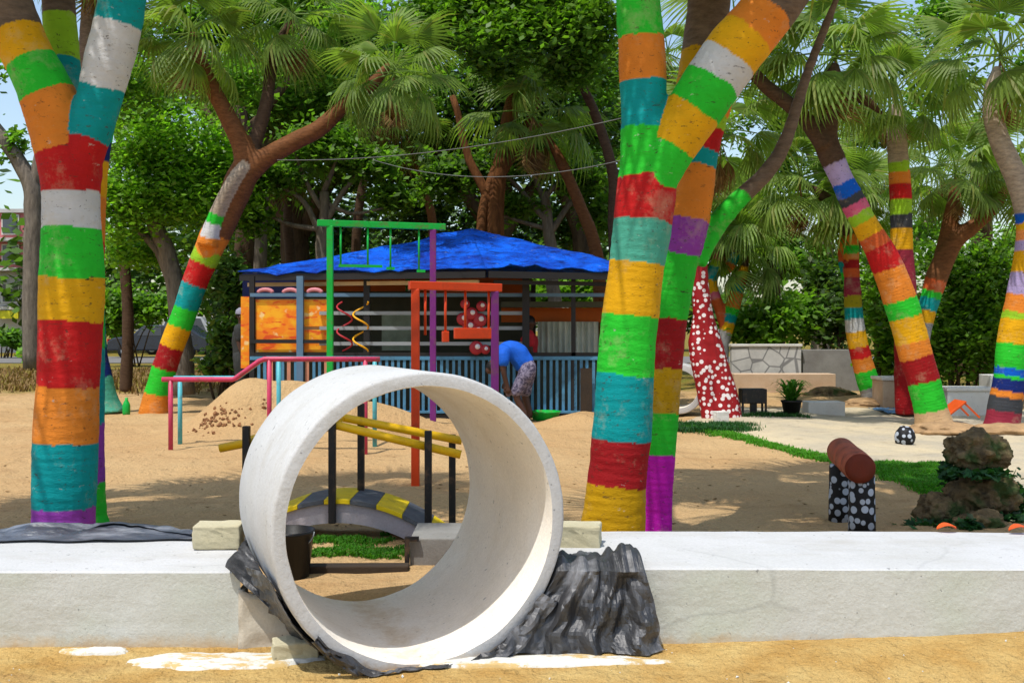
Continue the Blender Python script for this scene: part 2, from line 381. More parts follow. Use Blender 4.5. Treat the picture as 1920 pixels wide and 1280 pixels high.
def graffiti():
    t = NT('graffiti_wall'); n = t.noise(2.6, 6, .7)
    col = t.mix(t.ramp(n, [(.35, 0), (.65, 1)]), lin((214, 212, 206)), lin((186, 184, 178)))
    w = t.n('TexVoronoi', feature='DISTANCE_TO_EDGE'); w.inputs['Scale'].default_value = 3.4
    tc = t.n('TexCoord'); t.l(tc.outputs['Object'], w.inputs['Vector'])
    col = t.mix(t.ramp(w.outputs['Distance'], [(.03, .7), (.06, 0)]), col, lin((90, 90, 92)))
    return t.set(col, .8, None, .2)
M['graffiti'] = graffiti()
M['log_end'] = plain('log_end', (112, 42, 20), .7, .25, 12, .4); M['log_side'] = plain('log_side', (196, 98, 64), .65, .4, 5, .5, .01, dirt=(90, 40, 26), dirt_amt=.7)
def rockmat():
    t = NT('mossy_rock'); n = t.noise(5, 7, .72); g = t.noise(3.1, 5)
    col = t.mix(t.ramp(n, [(.35, 0), (.68, 1)]), lin((78, 68, 52)), lin((164, 138, 98)))
    col = t.mix(t.ramp(g, [(.52, 0), (.62, .85)]), col, lin((40, 76, 34)))
    return t.set(col, .95, t.bump(n, 1, .05), .1)
M['rock'] = rockmat()
M['orange_plastic'] = plain('orange_plastic', (230, 92, 26), .45, .15)
M['terracotta'] = plain('black_pot', (28, 28, 26), .5, .2)
M['blue_sheet'] = plain('blue_sheet', (96, 140, 180), .5, .3, 4, .4, .02)
M['cable'] = plain('grey_cable', (112, 114, 112), .6, .1)
M['pinkwall'] = plain('pink_wall', (206, 120, 120), .8, .15, .6, .1); M['palewall'] = plain('pale_wall', (206, 200, 196), .8, .15, .6, .1)
M['window'] = plain('window_glass', (70, 78, 88), .15, .1, 1, 0, spec=.6); M['signyellow'] = plain('yellow_sign', (226, 216, 40), .6)
M['car_dark'] = plain('dark_car_paint', (40, 46, 56), .25, .1, 2, 0, spec=.6); M['car_silver'] = plain('silver_car_paint', (176, 178, 178), .3, .1, 2, 0, spec=.6)
M['tyre'] = plain('tyre', (24, 24, 24), .8); M['red_lamp'] = plain('red_lamp', (190, 20, 30), .3); M['timber_and_shade'] = plain('dark_timber_and_shade', (62, 50, 38), .85, .35, 6, .5)  # last one: wood of the gate board, also the added shade strip
M['dirt'] = plain('dirt', (184, 148, 106), .95, .35, 9, .6, .02)
M['clod'] = plain('clod', (150, 104, 66), .95, .35, 20, .5)

# ------------------------------------------------------------------ ground
def gz(x, y):
    z = 0.0
    z +=   .56*math.exp(-(((x+3.25)/.55)**2+((y-12.9)/.75)**2)) + .50*math.exp(-(((x+2.45)/.55)**2+((y-13.1)/.6)**2)) + .30*math.exp(-(((x+1.6)/.6)**2+((y-13.3)/.55)**2))
    z += .16*math.exp(-(((x-.95)/.55)**2+((y-13.7)/.35)**2)) + .10*math.exp(-(((x+.9)/.9)**2+((y-11.9)/.5)**2))
    z += .10*math.exp(-(((x-2.6)/1.5)**2+((y-4.05)/.28)**2)) * (1 if y < 4.6 else 1)
    if 5.1 < y < 30:
        w = min(1, (y-5.1)/.8); z += w*(.05*mn.noise((x*.5, y*.5, 3.1))+.03*mn.noise((x*1.7, y*1.7, 1.2))+.02*mn.noise((x*5, y*5, 7.7)))
    if y < 5.1: z += .02*mn.noise((x*2.3, y*2.3, 9.1))*min(1, max(0, abs(y-4.25)*4))+.006*mn.noise((x*11, y*11, 2.))
    return z
def build_ground():
    xs = np.concatenate([np.linspace(-300, -14, 16), np.arange(-12, 12.01, .07), np.linspace(14, 300, 16)])
    ys = np.concatenate([np.linspace(-60, 1.5, 10), np.arange(2.6, 20, .07), np.linspace(20.5, 40, 30), np.linspace(45, 900, 12)])
    nx, ny = len(xs), len(ys); V = np.zeros((ny, nx, 3), np.float32); V[..., 0] = xs[None, :]; V[..., 1] = ys[:, None]
    for j in range(ny):
        if 2 < ys[j] < 30:
            for i in range(nx):
                if -13 < xs[i] < 13: V[j, i, 2] = gz(xs[i], ys[j])
    idx = np.arange(nx*ny).reshape(ny, nx)
    Q = np.stack([idx[:-1, :-1], idx[:-1, 1:], idx[1:, 1:], idx[1:, :-1]], -1).reshape(-1, 4)
    o = link('ground', np_mesh('ground', V, Q, M['sand'], True)); tag(o, kind='structure'); return o
build_ground()
def sheet(name, poly_fn, mat, n, m, lift, kind='structure'):
    V = []; 
    for j in range(m+1):
        for i in range(n+1):
            x, y = poly_fn(i/n, j/m); V.append((x, y, gz(x, y)+lift))
    idx = np.arange((n+1)*(m+1)).reshape(m+1, n+1)
    Q = np.stack([idx[:-1, :-1], idx[:-1, 1:], idx[1:, 1:], idx[1:, :-1]], -1).reshape(-1, 4)
    return tag(link(name, np_mesh(name, V, Q, mat, True)), kind=kind)
EDGE = [(1230, 806), (1330, 812), (1430, 832), (1560, 862), (1650, 880), (1760, 925), (1900, 985)]
EDGE_W = [(X(px, 2500/(py-HZ)), 2500/(py-HZ)) for px, py in EDGE]
def edge_at(u):
    k = u*(len(EDGE_W)-1); i = min(int(k), len(EDGE_W)-2); t = k-i
    return (EDGE_W[i][0]*(1-t)+EDGE_W[i+1][0]*t, EDGE_W[i][1]*(1-t)+EDGE_W[i+1][1]*t)
sheet('path', lambda u, v: (edge_at(u)[0]*(1-v)+(3.6+u*9)*v, edge_at(u)[1]*(1-v)+(17.2-u*2)*v), M['path'], 60, 60, .01)
o = MB().box((-30, 44, .02), (120, 9, .03)).build('road', M['road']); tag(o, kind='structure')

M['turf'] = plain('turf', (74, 138, 44), .95, .4, 14, .6, .02, dirt=(120, 110, 60), dirt_amt=.5)
def turf_fn(u, v):
    x, y = edge_at(u*.62); w = .10+.05*mn.noise((u*8, 0, 1)); return (x+.02*mn.noise((u*20, v, 5)), y+(v-.5)*2*w)
sheet('turf_strip', turf_fn, M['turf'], 120, 4, .016)
# ------------------------------------------------------------------ low wall, two sections
def wall_section(name, label, x0f, x0b, x1f, x1b, yf, yb, z, seed):
    n = 90; m = 14; V = []; Fq = []; mi = []
    prof = [(0, -.06), (0, .06), (0, .16), (0, z-.05), (0, z-.006), (.012, z), (.06, z+.002), (.3, z+.004), (.62, z+.002), (.96, z), (1, z-.015), (1, .1), (1, -.06)]
    for i in range(n+1):
        u = i/n; u = u if x0f > 0 else 1-(1-u)
        for (b, zz) in prof:
            xf = x0f+(x1f-x0f)*u; xb = x0b+(x1b-x0b)*u; x = xf+(xb-xf)*b; y = yf+(yb-yf)*b
            w = mn.noise((x*1.3+seed, y*1.3, zz*1.3))*.006+mn.noise((x*6+seed, y*6, zz*6))*.0025
            V.append((x, y+(w*1.6 if b < .02 else 0), zz+(w*1.3 if b > 0 else w*.3)))
    k = len(prof)
    for i in range(n):
        for j in range(k-1):
            Fq.append((i*k+j, (i+1)*k+j, (i+1)*k+j+1, i*k+j+1)); mi.append(1 if 4 <= j <= 9 else 0)
    Fq.append(tuple(range(k))); mi.append(0); Fq.append(tuple(n*k+j for j in range(k-1, -1, -1))); mi.append(0)
    c = Vector(((x0f+x1f)/2, yf, 0))
    me = gen_mesh(name, [Vector(p)-c for p in V], Fq, [M['wall_face'], M['wall_top']], False, mi)
    return tag(link(name, me, None, c), label, 'wall')
YF, YB, WZ = 4.2, 5.0, .31
wall_section('low_wall', 'low rendered wall with white top carrying the grey crumpled tarp', -9, -9, -1.07, -1.30, YF, YB, WZ-.012, 3)
wall_section('low_wall', 'low rendered wall with bare white top running behind the draped black plastic', .16, -.06, 10, 10, YF, YB, WZ, 11)

# ------------------------------------------------------------------ concrete pipe
PF = Vector((-.322, 3.96, .527)); PAX = Vector((-.368, .94, 0)).normalized(); PL = 1.0
PR = .566
def pipe(pf, ax, L, ro, ri, name, label, seed=0):
    n = 128; t = thing(name, label, 'concrete pipe', (pf.x, pf.y, 0))
    prof = [(ri+.004, 0), (ri+.012, -.0), (ro-.012, 0), (ro-.004, .003), (ro, .011), (ro, L*.3), (ro, L*.62), (ro-.001, L-.115), (ro-.006, L-.105), (ro-.018, L-.095), (ro-.020, L-.05), (ro-.022, L-.006), (ro-.03, L), (ri+.02, L)]
    inn = [(ri+.02, L), (ri+.006, L-.008), (ri, L-.03), (ri, L*.6), (ri, L*.3), (ri, .02), (ri+.002, .008), (ri+.004, 0)]
    def jit(mb, inside):
        for i, p in enumerate(mb.v):
            q = p-pf; r = q-ax*q.dot(ax); k = r.length
            e = .0022*mn.noise((p*9))+.0012*mn.noise(p*30)
            mb.v[i] = p+r/k*e
    a = MB().lathe(prof, pf, n, ax); jit(a, 0); a.build('shell', M['pipe'], t, True)
    b = MB().lathe(inn, pf, n, ax); jit(b, 1); b.build('inner_lining', M['pipe_in'], t, True)
    return t
pipe(PF, PAX, PL, PR, .511, 'concrete_pipe', 'large white concrete pipe lying through the gap in the low wall')

# concrete blocks
def block(c, size, rz, label, mat='block', seed=0):
    b = MB(); bm = bmesh.new(); bmesh.ops.create_cube(bm, size=1); bmesh.ops.subdivide_edges(bm, edges=bm.edges[:], cuts=5, use_grid_fill=True)
    for v in bm.verts:
        v.co = Vector((v.co.x*size[0], v.co.y*size[1], v.co.z*size[2]))
        v.co += v.co.normalized()*.008*mn.noise(v.co*14+Vector((seed, 0, 0)))+v.co.normalized()*.006*mn.noise(v.co*40+Vector((seed, 3, 0)))
    me = bpy.data.meshes.new('concrete_block'); bm.to_mesh(me); bm.free(); me.materials.append(M[mat])
    o = link('concrete_block', me, None, Vector(c)); o.rotation_euler = (0, 0, rz)
    m = o.modifiers.new('bevel', 'BEVEL'); m.width = .006; m.segments = 2; m.limit_method = 'ANGLE'; m.angle_limit = 1.0
    return tag(o, label, 'block', 'concrete blocks wedging the pipe')
block((X(406, 4.62), 4.66, WZ+.045), (.20, .14, .10), .05, 'pale concrete block on the white wall top beside the grey tarp', seed=1)
block((X(1090, 4.62), 4.66, WZ+.045), (.17, .14, .098), -.12, 'brown stained block on the white wall top above the black plastic', seed=5)
block((X(548, 4.02), 4.06, .03), (.17, .12, .085), .25, 'chipped cream block on the sand at the foot of the left wall end', seed=9)
# mortar fill by the left wall end
mb = MB()
V = []; n = 10
for i in range(n+1):
    for j in range(n+1):
        u, v = i/n, j/n
        x = -1.075+u*(.17+.12*(1-v)); z = -.02+v*.25*(1-.25*u); y = 4.19+.014*mn.noise((u*4, v*4, 2))+.03*u
        V.append((x, y, z))
mb.add(V, [(i*(n+1)+j, (i+1)*(n+1)+j, (i+1)*(n+1)+j+1, i*(n+1)+j+1) for i in range(n) for j in range(n)])
o = mb.build('mortar_fill', M['mortar'], None, True); o.modifiers.new('solid', 'SOLIDIFY').thickness = .08
o.modifiers['solid'].offset = -1
tag(o, 'tan mortar patch filling the gap between wall end and pipe', 'mortar')

# ------------------------------------------------------------------ plastic sheets
def clear_pipe(p):
    q = p-PF; a = q.dot(PAX); r = q-PAX*a; k = r.length
    if a > PL+.01 or k > PR+.012: return p
    if a < -.012:
        if k < PR-.05: r *= (PR-.05)/k
        return PF+PAX*a+r
    return PF+PAX*a+r*((PR+.010+.004*mn.noise(p*25))/k)
def cloth(name, fn, nu, nv, mat, thick=.004, smooth=True):
    V = [clear_pipe(Vector(fn(i/nu, j/nv))) for j in range(nv+1) for i in range(nu+1)]
    idx = np.arange((nu+1)*(nv+1)).reshape(nv+1, nu+1)
    Q = np.stack([idx[:-1, :-1], idx[:-1, 1:], idx[1:, 1:], idx[1:, :-1]], -1).reshape(-1, 4)
    if not smooth:
        T = []
        for k, q in enumerate(Q): T += [(q[0], q[1], q[2]), (q[0], q[2], q[3])] if (k*7+k//(nu+1)*3) % 5 < 3 else [(q[0], q[1], q[3]), (q[1], q[2], q[3])]
        Q = np.array(T)
    o = link(name, np_mesh(name, V, Q, mat, smooth)); s = o.modifiers.new('solid', 'SOLIDIFY'); s.thickness = thick; s.offset = 0
    return o
def ridg(p): return 1-abs(mn.noise(p))*2
def crease(p):
    # sharp-edged facets, as in folded sheeting: distance to the nearest of scattered cell centres
    d = mn.voronoi(p)[0]; return d[1]-d[0]
def crump(x, y, z, a=1.0):
    p = Vector((x, y, z)); w = Vector((mn.noise(p*4), mn.noise(p*4+Vector((5, 0, 0))), 0))*.12
    q = p+w
    return a*(.55*ridg(q*7)+.3*ridg(q*15+Vector((3, 1, 2)))+.15*ridg(q*31))
PU = Vector((PAX.y, -PAX.x, 0)); UP = Vector((0, 0, 1))
def drape(u, v):
    # v 0 back of top -> 1 on the ground in front; u left -> right
    fx = max(0, (v-.22)/.78); x0 = .135-.20*min(1, fx*1.3); x = x0+u*(.51-x0)
    if v < .22:
        t = v/.22; y = 4.36-.165*t+.05*mn.noise((u*5, 0, 3))*(1-t); z = WZ+.012; nrm = Vector((0, 0, 1)); fl = 0
    else:
        t = (v-.22)/.78; y = 4.178-.06*t**1.6; z = WZ+.004-(WZ-.004)*t; nrm = Vector((.15, -1, .1)).normalized(); fl = t
    x += fl*.075*u+.02*mn.noise((v*5, u*3, 1))*(.3+fl)
    uu = u+.05*mn.noise((u*2, v*2.2, 6))+.07*fl*mn.noise((u*1.3, 1.7, v*1.1))
    def pleat(f, ph): return (1-abs(((uu*f+ph) % 1)*2-1))**1.5
    fold = .70*pleat(3.3, .25+.35*fl)+.34*pleat(5.9, .6-.6*fl)+.12*pleat(12.3, .1+.9*fl)
    d = .062*fold*(.25+.75*min(1, fl*2.2))+.012*mn.noise((u*14, v*5, 7.3))+.034*min(.5, crease(Vector((u*5.5+v*1.2, v*2.6, 3.7))))+.012*min(.5, crease(Vector((u*11-v*2, v*6, 1.7))))+(.012 if v >= .22 else .004)
    if u > .68 and v < .30: d += .060*math.exp(-((u-.84)/.10)**2-((v-.14)/.12)**2)
    if v >= .22 and u < .3: d *= .6
    p = Vector((x, y, z))+nrm*max(.003, d)
    if fl > .9: p.z = max(p.z, .006+gz(p.x, p.y))
    return p
o = cloth('black_plastic_sheet', drape, 58, 30, M['plastic'], .003, False); tag(o, 'crumpled black plastic sheet draped over the wall right of the pipe', 'plastic sheet', 'black plastic sheets around the pipe')
def wrap(u, v):
    # strip under the pipe: u angle from left (200deg) through the bottom to right (325deg); v along the axis
    a = math.radians(197+u*125)
    ax = .035+.022*mn.noise((u*9, 0, 3))+v*(.24+.12*(1-u)**2)
    r = PR+.012+.022*max(0, crump(u*3.2, v*.35, 7.))*(.4+v)+.03*v*v
    rad = PU*math.cos(a)+UP*math.sin(a)
    p = PF+PAX*ax+rad*r
    g = gz(p.x, p.y)+.008
    if p.z < g: p.z = g+.006*abs(mn.noise(p*30))
    return p
o = cloth('black_plastic_sheet', wrap, 90, 12, M['plastic'], .003, False); tag(o, 'dark plastic strip wrapped under the pipe between rim and ground', 'plastic sheet', 'black plastic sheets around the pipe')
def skirt(u, v):
    # bunched strip along the front of the rim where it meets the ground, widening to the right
    a = math.radians(222+u*106); low = max(0, -math.sin(a)-.72)/.28
    wide = .030+.05*u
    r = PR-.022+wide*v-.016*(1-v)*mn.noise((u*10, 0, 4))
    rad = PU*math.cos(a)+UP*math.sin(a)
    cr = 2.2*min(.5, crease(Vector((u*11, v*2.2+u*3, 3.3))))-.3
    p = PF+rad*r-PAX*(.022+.030*v*low+.018*max(-.3, cr)+.012*math.sin(PI*v))
    g = gz(p.x, p.y)+.006
    if p.z < g: p.z = g+.012*abs(mn.noise(p*22))
    return p
o = cloth('black_plastic_sheet', skirt, 100, 6, M['plastic'], .003, False); tag(o, 'bunched black plastic strip along the ground in front of the pipe rim', 'plastic sheet', 'black plastic sheets around the pipe')
def lefttail(u, v):
    # from the wall top corner down the slanted wall end to the foot of the pipe; v from the outer edge in to the pipe
    a = P(430, 1062, 4.2); b = P(650, 1236, 3.98); top = P(470, 1005, 4.5); bot = P(700, 1222, 4.05)
    o_ = a.lerp(b, u); i_ = top.lerp(bot, u); p = o_.lerp(i_, v)
    p += Vector((0, 0, -.035*math.sin(PI*u)*(1-v)+.012*mn.noise((u*9, v*2, 3))))
    d = .05*min(.5, crease(Vector((u*2.4+v, v*4.5, 5.5))))+.022*ridg(Vector((v*3.2+u*.6, u*.7, 2)))
    p += Vector((-.25, -1, .25))*max(0, d)
    return p
o = cloth('black_plastic_sheet', lefttail, 40, 12, M['plastic'], .003, False); tag(o, 'grey black plastic tail hanging from the left wall end to the ground', 'plastic sheet', 'black plastic sheets around the pipe')
def topstarp(u, v):
    x = -3.4+u*1.98; taper = 1-max(0, (u-.85)/.15)*.6
    y = 4.70+(.10*u if v < .5 else 0)+v*(.46*taper)+.04*mn.noise((u*9, v, 2))
    bul = .03*math.exp(-((u-.80)/.10)**2)*math.exp(-((v-.72)/.33)**2)+.010
    z = WZ-.014+bul+(.030*max(0, crump(x*.42, y*1.1, 8.8))+.055*min(.6, crease(Vector((x*2.2+y*2, y*5.5-x*.5, 4.1)))))*math.sin(PI*min(1, v*1.1+.05))
    if y > 5.0: z -= max(0, (y-5.03))*1.0
    return Vector((x, y, max(z, WZ-.002 if y < 5.0 else .02)))
o = cloth('tarp', topstarp, 120, 22, M['tarp_grey'], .003, False); tag(o, 'crumpled grey and black tarp lying along the white wall top', 'tarp')
# spilled plaster
def spill(name, label, cx, cy, rx, ry, seed):
    V = [(cx, cy, gz(cx, cy)+.016)]; n = 72; Fq = []
    for ring, s in ((1, .55), (2, .85), (3, 1.0), (4, 1.06)):
        for k in range(n):
            a = 2*PI*k/n; r = s*(1+.30*mn.noise((math.cos(a)*2+seed, math.sin(a)*2, 1))+.16*mn.noise((math.cos(a)*7+seed, math.sin(a)*7, 4)))
            x, y = cx+rx*r*math.cos(a), cy+ry*r*math.sin(a)
            V.append((x, y, gz(x, y)+(.014 if ring < 3 else .009 if ring == 3 else -.01)+.004*mn.noise((x*20, y*20, 0))))
    for k in range(n):
        Fq.append((0, 1+k, 1+(k+1) % n))
        for ring in range(3): Fq.append((1+ring*n+k, 1+(ring+1)*n+k, 1+(ring+1)*n+(k+1) % n, 1+ring*n+(k+1) % n))
    o = link(name, gen_mesh(name, V, Fq, M['plaster'], True)); return tag(o, label, 'plaster')
spill('plaster_spill', 'white spilled plaster on yellow sand by the left wall end', -1.08, 4.02, .36, .085, 2)
spill('plaster_spill', 'white plaster crust on the sand right under the pipe rim', .10, 3.995, .46, .06, 8)
spill('plaster_spill', 'small dry plaster splash on sand below the left wall face', -1.62, 4.13, .13, .035, 5)

# ------------------------------------------------------------------ bridge behind the pipe
t = thing('arched_bridge', 'small arched playground bridge with black and yellow striped deck and yellow handrails', 'bridge', (-1.0, 6.8, 0))
XL, XR = -1.74, -.34
def dz(x): s = (x-(XL+XR)/2)/((XR-XL)/2); return -.045+.29*(1-s*s)
YN, YFAR = 6.35, 6.78
ns = 9; 
for k in range(ns):
    m = MB(); V = []; sub = 5
    for i in range(sub+1):
        x = XL+(XR-XL)*(k+i/sub*.985+.0075)/ns; z = dz(x); V += [(x, YN-.02, z), (x, YFAR+.02, z), (x, YFAR+.02, z-.028), (x, YN-.02, z-.028)]
    for i in range(sub):
        for j in range(4): m.add([], []); m.f.append((i*4+j, i*4+(j+1) % 4, (i+1)*4+(j+1) % 4, (i+1)*4+j)); m.m.append(0)
    m.v = [Vector(p) for p in V]; m.f += [(3, 2, 1, 0), tuple(sub*4+q for q in range(4))]; m.m += [0, 0]
    m.build('plank', M['deck_yellow' if k % 2 == 0 else 'deck_black'], t, bevel=.003)
m = MB(); V = []; n = 40
for i in range(n+1):
    x = XL+(XR-XL)*i/n; z = dz(x)-.029; zb = max(-.03, z-.115); V += [(x, YN, z), (x, YFAR, z), (x, YFAR, zb), (x, YN, zb)]
m.v = [Vector(p) for p in V]
for i in range(n):
    for j in range(4): m.f.append((i*4+j, i*4+(j+1) % 4, (i+1)*4+(j+1) % 4, (i+1)*4+j)); m.m.append(0)
m.f += [(3, 2, 1, 0), tuple(n*4+q for q in range(4))]; m.m += [0, 0]
m.build('arch', M['deck_side'], t)
def brail(xp, ypost, ztop, zb=None): MB().bar((xp, ypost, zb if zb is not None else dz(xp)-.14), (xp, ypost, ztop), .042).build('post', M['black_metal'], t, bevel=.004)
yn, yf = YN-.026, YFAR-.05
npost = [X(462, yn), X(623, yn), X(803, yn)]; fpost = [X(500, yf), X(677, yf), X(848, yf)]
zn = [Z(830, yn), Z(796, yn), Z(834, yn)]; zf = [Z(826, yf), Z(786, yf), Z(820, yf)]
for i in range(3):
    brail(npost[i], yn, zn[i]+(.10 if i == 0 else .085)); brail(fpost[i], yf, zf[i]+(.02 if i != 1 else .10))
yr = yn+.045
ends = [(X(412, yr), Z(840, yr)), (X(632, yr), Z(797, yr)), (X(864, yr), Z(852, yr))]
MB().tube([(x, yr, z) for x, z in ends], .026, 10).build('handrail', M['yellow_metal'], t, True)
yr2 = yf-.04
ends = [(X(470, yr2), Z(824, yr2)), (X(640, yr2), Z(782, yr2)), (X(866, yr2), Z(826, yr2))]
MB().tube([(x, yr2, z) for x, z in ends], .026, 10).build('handrail', M['yellow_metal'], t, True)
MB().bar((X(634, yr), yr, ends[1][1]-.0), (X(640, yr2), yr2, ends[1][1]), .03).build('crossbar', M['yellow_metal'], t)

# bucket, block step, dark strip for shade
c = Vector((X(540, 5.42), 5.42, gz(-1.1, 5.42)))
t = thing('bucket', 'black plastic bucket standing on sand seen through the pipe', 'bucket', c)
MB().lathe([(0, .005), (.105, .005), (.13, .22), (.136, .222), (.136, .24), (.126, .24), (.10, .02), (0, .02)], c, 28).build('pail', M['bucket'], t, True)
MB().tube([c+Vector((.137*math.cos(a), -.05*math.sin(a)-.02, .232-.09*math.sin(a))) for a in np.linspace(0, PI, 14)], .004, 6).build('handle', M['steel_grey'], t, True)
t = thing('concrete_step', 'grey concrete step with black edge frame at the bridge foot', 'step', (X(805, 5.75), 5.75, 0))
x0, x1 = X(768, 5.62), X(768, 5.62)+.42
MB().box(((x0+x1)/2, 5.86, .05), (x1-x0, .46, .20)).build('slab', M['grey_conc'], t, bevel=.008)
MB().bar((x0-.012, 5.61, -.03), (x0-.012, 5.61, .163), .024).bar((x0, 5.61, .1515), (x0+.05, 5.61, .1515), .023).build('edge_frame', M['black_metal'], t)
o = MB().box((X(668, 5.5), 5.52, .012), (.54, .09, .05), Matrix.Rotation(.02, 3, 'Z')).build('shade_strip', M['timber_and_shade'], None, org=(X(668, 5.5), 5.52, 0), bevel=.008)  # flat dark box added to stand in for a shadow band on the sand
tag(o, 'dark strip standing in for a shadow band on sand between bucket and concrete step', 'shade strip')

# ------------------------------------------------------------------ pull-up / swing frames
def frame(label, lx, ly, lpy_top, rx, ry, rpy_top, over, mat_l, mat_r, mat_b, w, hang):
    a = P(lx, lpy_top, ly); b = P(rx, rpy_top, ry); t = thing('bar_frame', label, 'bar frame', ((a.x+b.x)/2, (a.y+b.y)/2, 0), 'tall steel bar frames on the playground')
    MB().bar((a.x, a.y, gz(a.x, a.y)-.05), (a.x, a.y, a.z), w).build('post', M[mat_l], t, bevel=.006)
    MB().bar((b.x, b.y, gz(b.x, b.y)-.05), (b.x, b.y, b.z), w).build('post', M[mat_r], t, bevel=.006)
    d = (b-a).normalized()
    MB().bar(a-d*over+Vector((0, 0, w*.45)), b+d*over+Vector((0, 0, w*.45)), w*1.02).build('top_beam', M[mat_b], t, bevel=.006)
    return t, a, b, d
t, a, b, d = frame('green and purple bar frame, the taller one, in front of the blue kiosk roof', 619, 13.4, 424, 812, 13.75, 430, .16, 'green_metal', 'purple_metal', 'green_metal', .078, None)
for k, (u, pz) in enumerate(((.10, 497), (.36, 497), (.58, 503), (.86, 508))):
    p = a.lerp(b, u); MB().tube([p, Vector((p.x, p.y, Z(pz, p.y)))], .013, 8).build('hanging_rod', M['green_metal'], t, True)
for u0, u1, pz in ((.08, .50, 498), (.54, .62, 503), (.84, .92, 508)):
    p, q = a.lerp(b, u0), a.lerp(b, u1); z = Z(pz, p.y); MB().bar((p.x, p.y, z), (q.x, q.y, z), .035).build('swing_bar', M['green_metal'], t)
t, a, b, d = frame('orange and purple bar frame with small orange swings, the shorter one, before the kiosk', 779, 8.7, 542, 928, 8.95, 546, .055, 'orange_metal', 'purple_metal', 'orange_metal', .066, None)
for u, pz in ((.12, 628), (.37, 630), (.62, 622), (.92, 622)):
    p = a.lerp(b, u); MB().tube([p, Vector((p.x, p.y, Z(pz, p.y)))], .011, 8).build('hanging_rod', M['orange_metal'], t, True)
for u0, u1, pz in ((.33, .41, 631), (.48, .98, 625)):
    p, q = a.lerp(b, u0), a.lerp(b, u1); z = Z(pz, p.y); MB().bar((p.x, p.y, z), (q.x, q.y, z), .04, .09).build('swing_seat', M['orange_metal'], t, bevel=.006)

# pink and cyan parallel bars
t = thing('parallel_bars', 'stepped parallel bars, near rail pink and far rail cyan, on the sand', 'parallel bars', (-2.6, 11.1, 0))
for mat, yy, off, xs in (('pink_metal', 10.9, 0, (304, 442, 492, 712)), ('cyan_metal', 11.35, 22, (304+22, 446, 496, 712))):
    zl, zh = Z(711, 10.9), Z(673, 10.9)
    if mat == 'cyan_metal': zl -= .008; zh -= .008
    pts = [(X(xs[0], yy), zl), (X(xs[1]-6, yy), zl), (X(xs[1], yy), zl+.012), (X(xs[2]-6, yy), zh-.02), (X(xs[2]+4, yy), zh), (X(xs[3], yy), zh)]
    MB().tube([(x, yy, z) for x, z in pts], .026, 12).build('rail', M[mat], t, True)
    for px, hi in ((320, 0), (505, 1), (685, 1)):
        x = X(px+(off*.8 if mat == 'cyan_metal' else 0), yy); MB().tube([(x, yy, gz(x, yy)-.04), (x, yy, (zh if hi else zl))], .024, 12).build('post', M[mat], t, True)

# ------------------------------------------------------------------ kiosk
KD = 15.0
t = thing('kiosk', 'playground kiosk with blue tarp roof, orange menu boards and blue picket fence', 'kiosk', (-.8, 16.2, 0)); K = t
apex = Vector((-.62, 16.5, 2.82)); ev = [Vector((-3.95, 15.35, 2.07)), Vector((-.35, 14.25, 2.06)), Vector((2.15, 14.9, 2.05)), Vector((2.6, 18.2, 2.1)), Vector((-3.4, 18.8, 2.15))]
V = []; Fq = []; R = 22; n = 30
for s in range(5):
    A, B = ev[s], ev[(s+1) % 5]; base = len(V)
    for j in range(R+1):
        for i in range(n+1):
            e = A.lerp(B, i/n); p = apex.lerp(e, j/R); q = p.copy(); f = j/R
            sag = -.12*math.sin(PI*f)*(.6+.4*math.sin(PI*i/n)); w = .07*mn.noise(p*2.2)+.05*ridg(Vector((p.x*3+p.z*6, p.y*3, p.z*8)))*f+.025*mn.noise(p*9)
            edge = min(1, min(i, n-i)/5)
            q.z += sag*.4+w*(.4+.6*edge)*(min(1, f*6)); V.append(q)
    for j in range(R):
        for i in range(n): Fq.append((base+j*(n+1)+i, base+(j+1)*(n+1)+i, base+(j+1)*(n+1)+i+1, base+j*(n+1)+i+1))
mb = MB(); mb.add(V, Fq); o = mb.build('tarp_roof', M['tarp_blue'], t, True); s_ = o.modifiers.new('solid', 'SOLIDIFY'); s_.thickness = .012
for A, B in ((ev[0], ev[1]), (ev[1], ev[2])):
    MB().bar(A+Vector((.03, .05, -.07)), B+Vector((0, .05, -.07)), .06, .09).build('eave_beam', M['dark_frame'], t)
    MB().bar(A+Vector((.1, .22, -.165)), B+Vector((-.1, .22, -.165)), .05, .055).build('eave_trim', M['beige' if A is ev[0] else 'dark_frame'], t)
def kx(px, d=KD): return X(px, d)
def kpost(px, d, w, mat, z1=2.0, z0=0.0): MB().bar((kx(px, d), d, z0), (kx(px, d), d, z1), w).build('post', M[mat], K)
for px, d, w, mat in ((473, KD, .07, 'dark_frame'), (563, KD-.05, .09, 'steel_blue'), (688, KD, .085, 'dark_frame'), (986, KD-.08, .10, 'dark_frame'), (1075, KD, .06, 'dark_frame'), (1165, KD, .07, 'dark_frame')): kpost(px, d, w, mat)
for px, d in ((480, 18.0), (620, 18), (1000, 18), (1140, 18)): kpost(px, d, .08, 'dark_frame', 2.05)
def krail(p0, p1, py, h, mat, d=KD, name='rail', dy=0): MB().bar((kx(p0, d), d+dy, Z(py, d)), (kx(p1, d), d+dy, Z(py, d)), h, .05).build(name, M[mat], K)
krail(470, 1168, 553, .075, 'steel_blue', dy=.0); krail(470, 1168, 664, .06, 'dark_frame')
krail(470, 620, 640, .035, 'dark_frame', dy=-.06)
for py in (587, 615, 644): krail(600, 986, py, .042, 'steel_grey', dy=-.03)
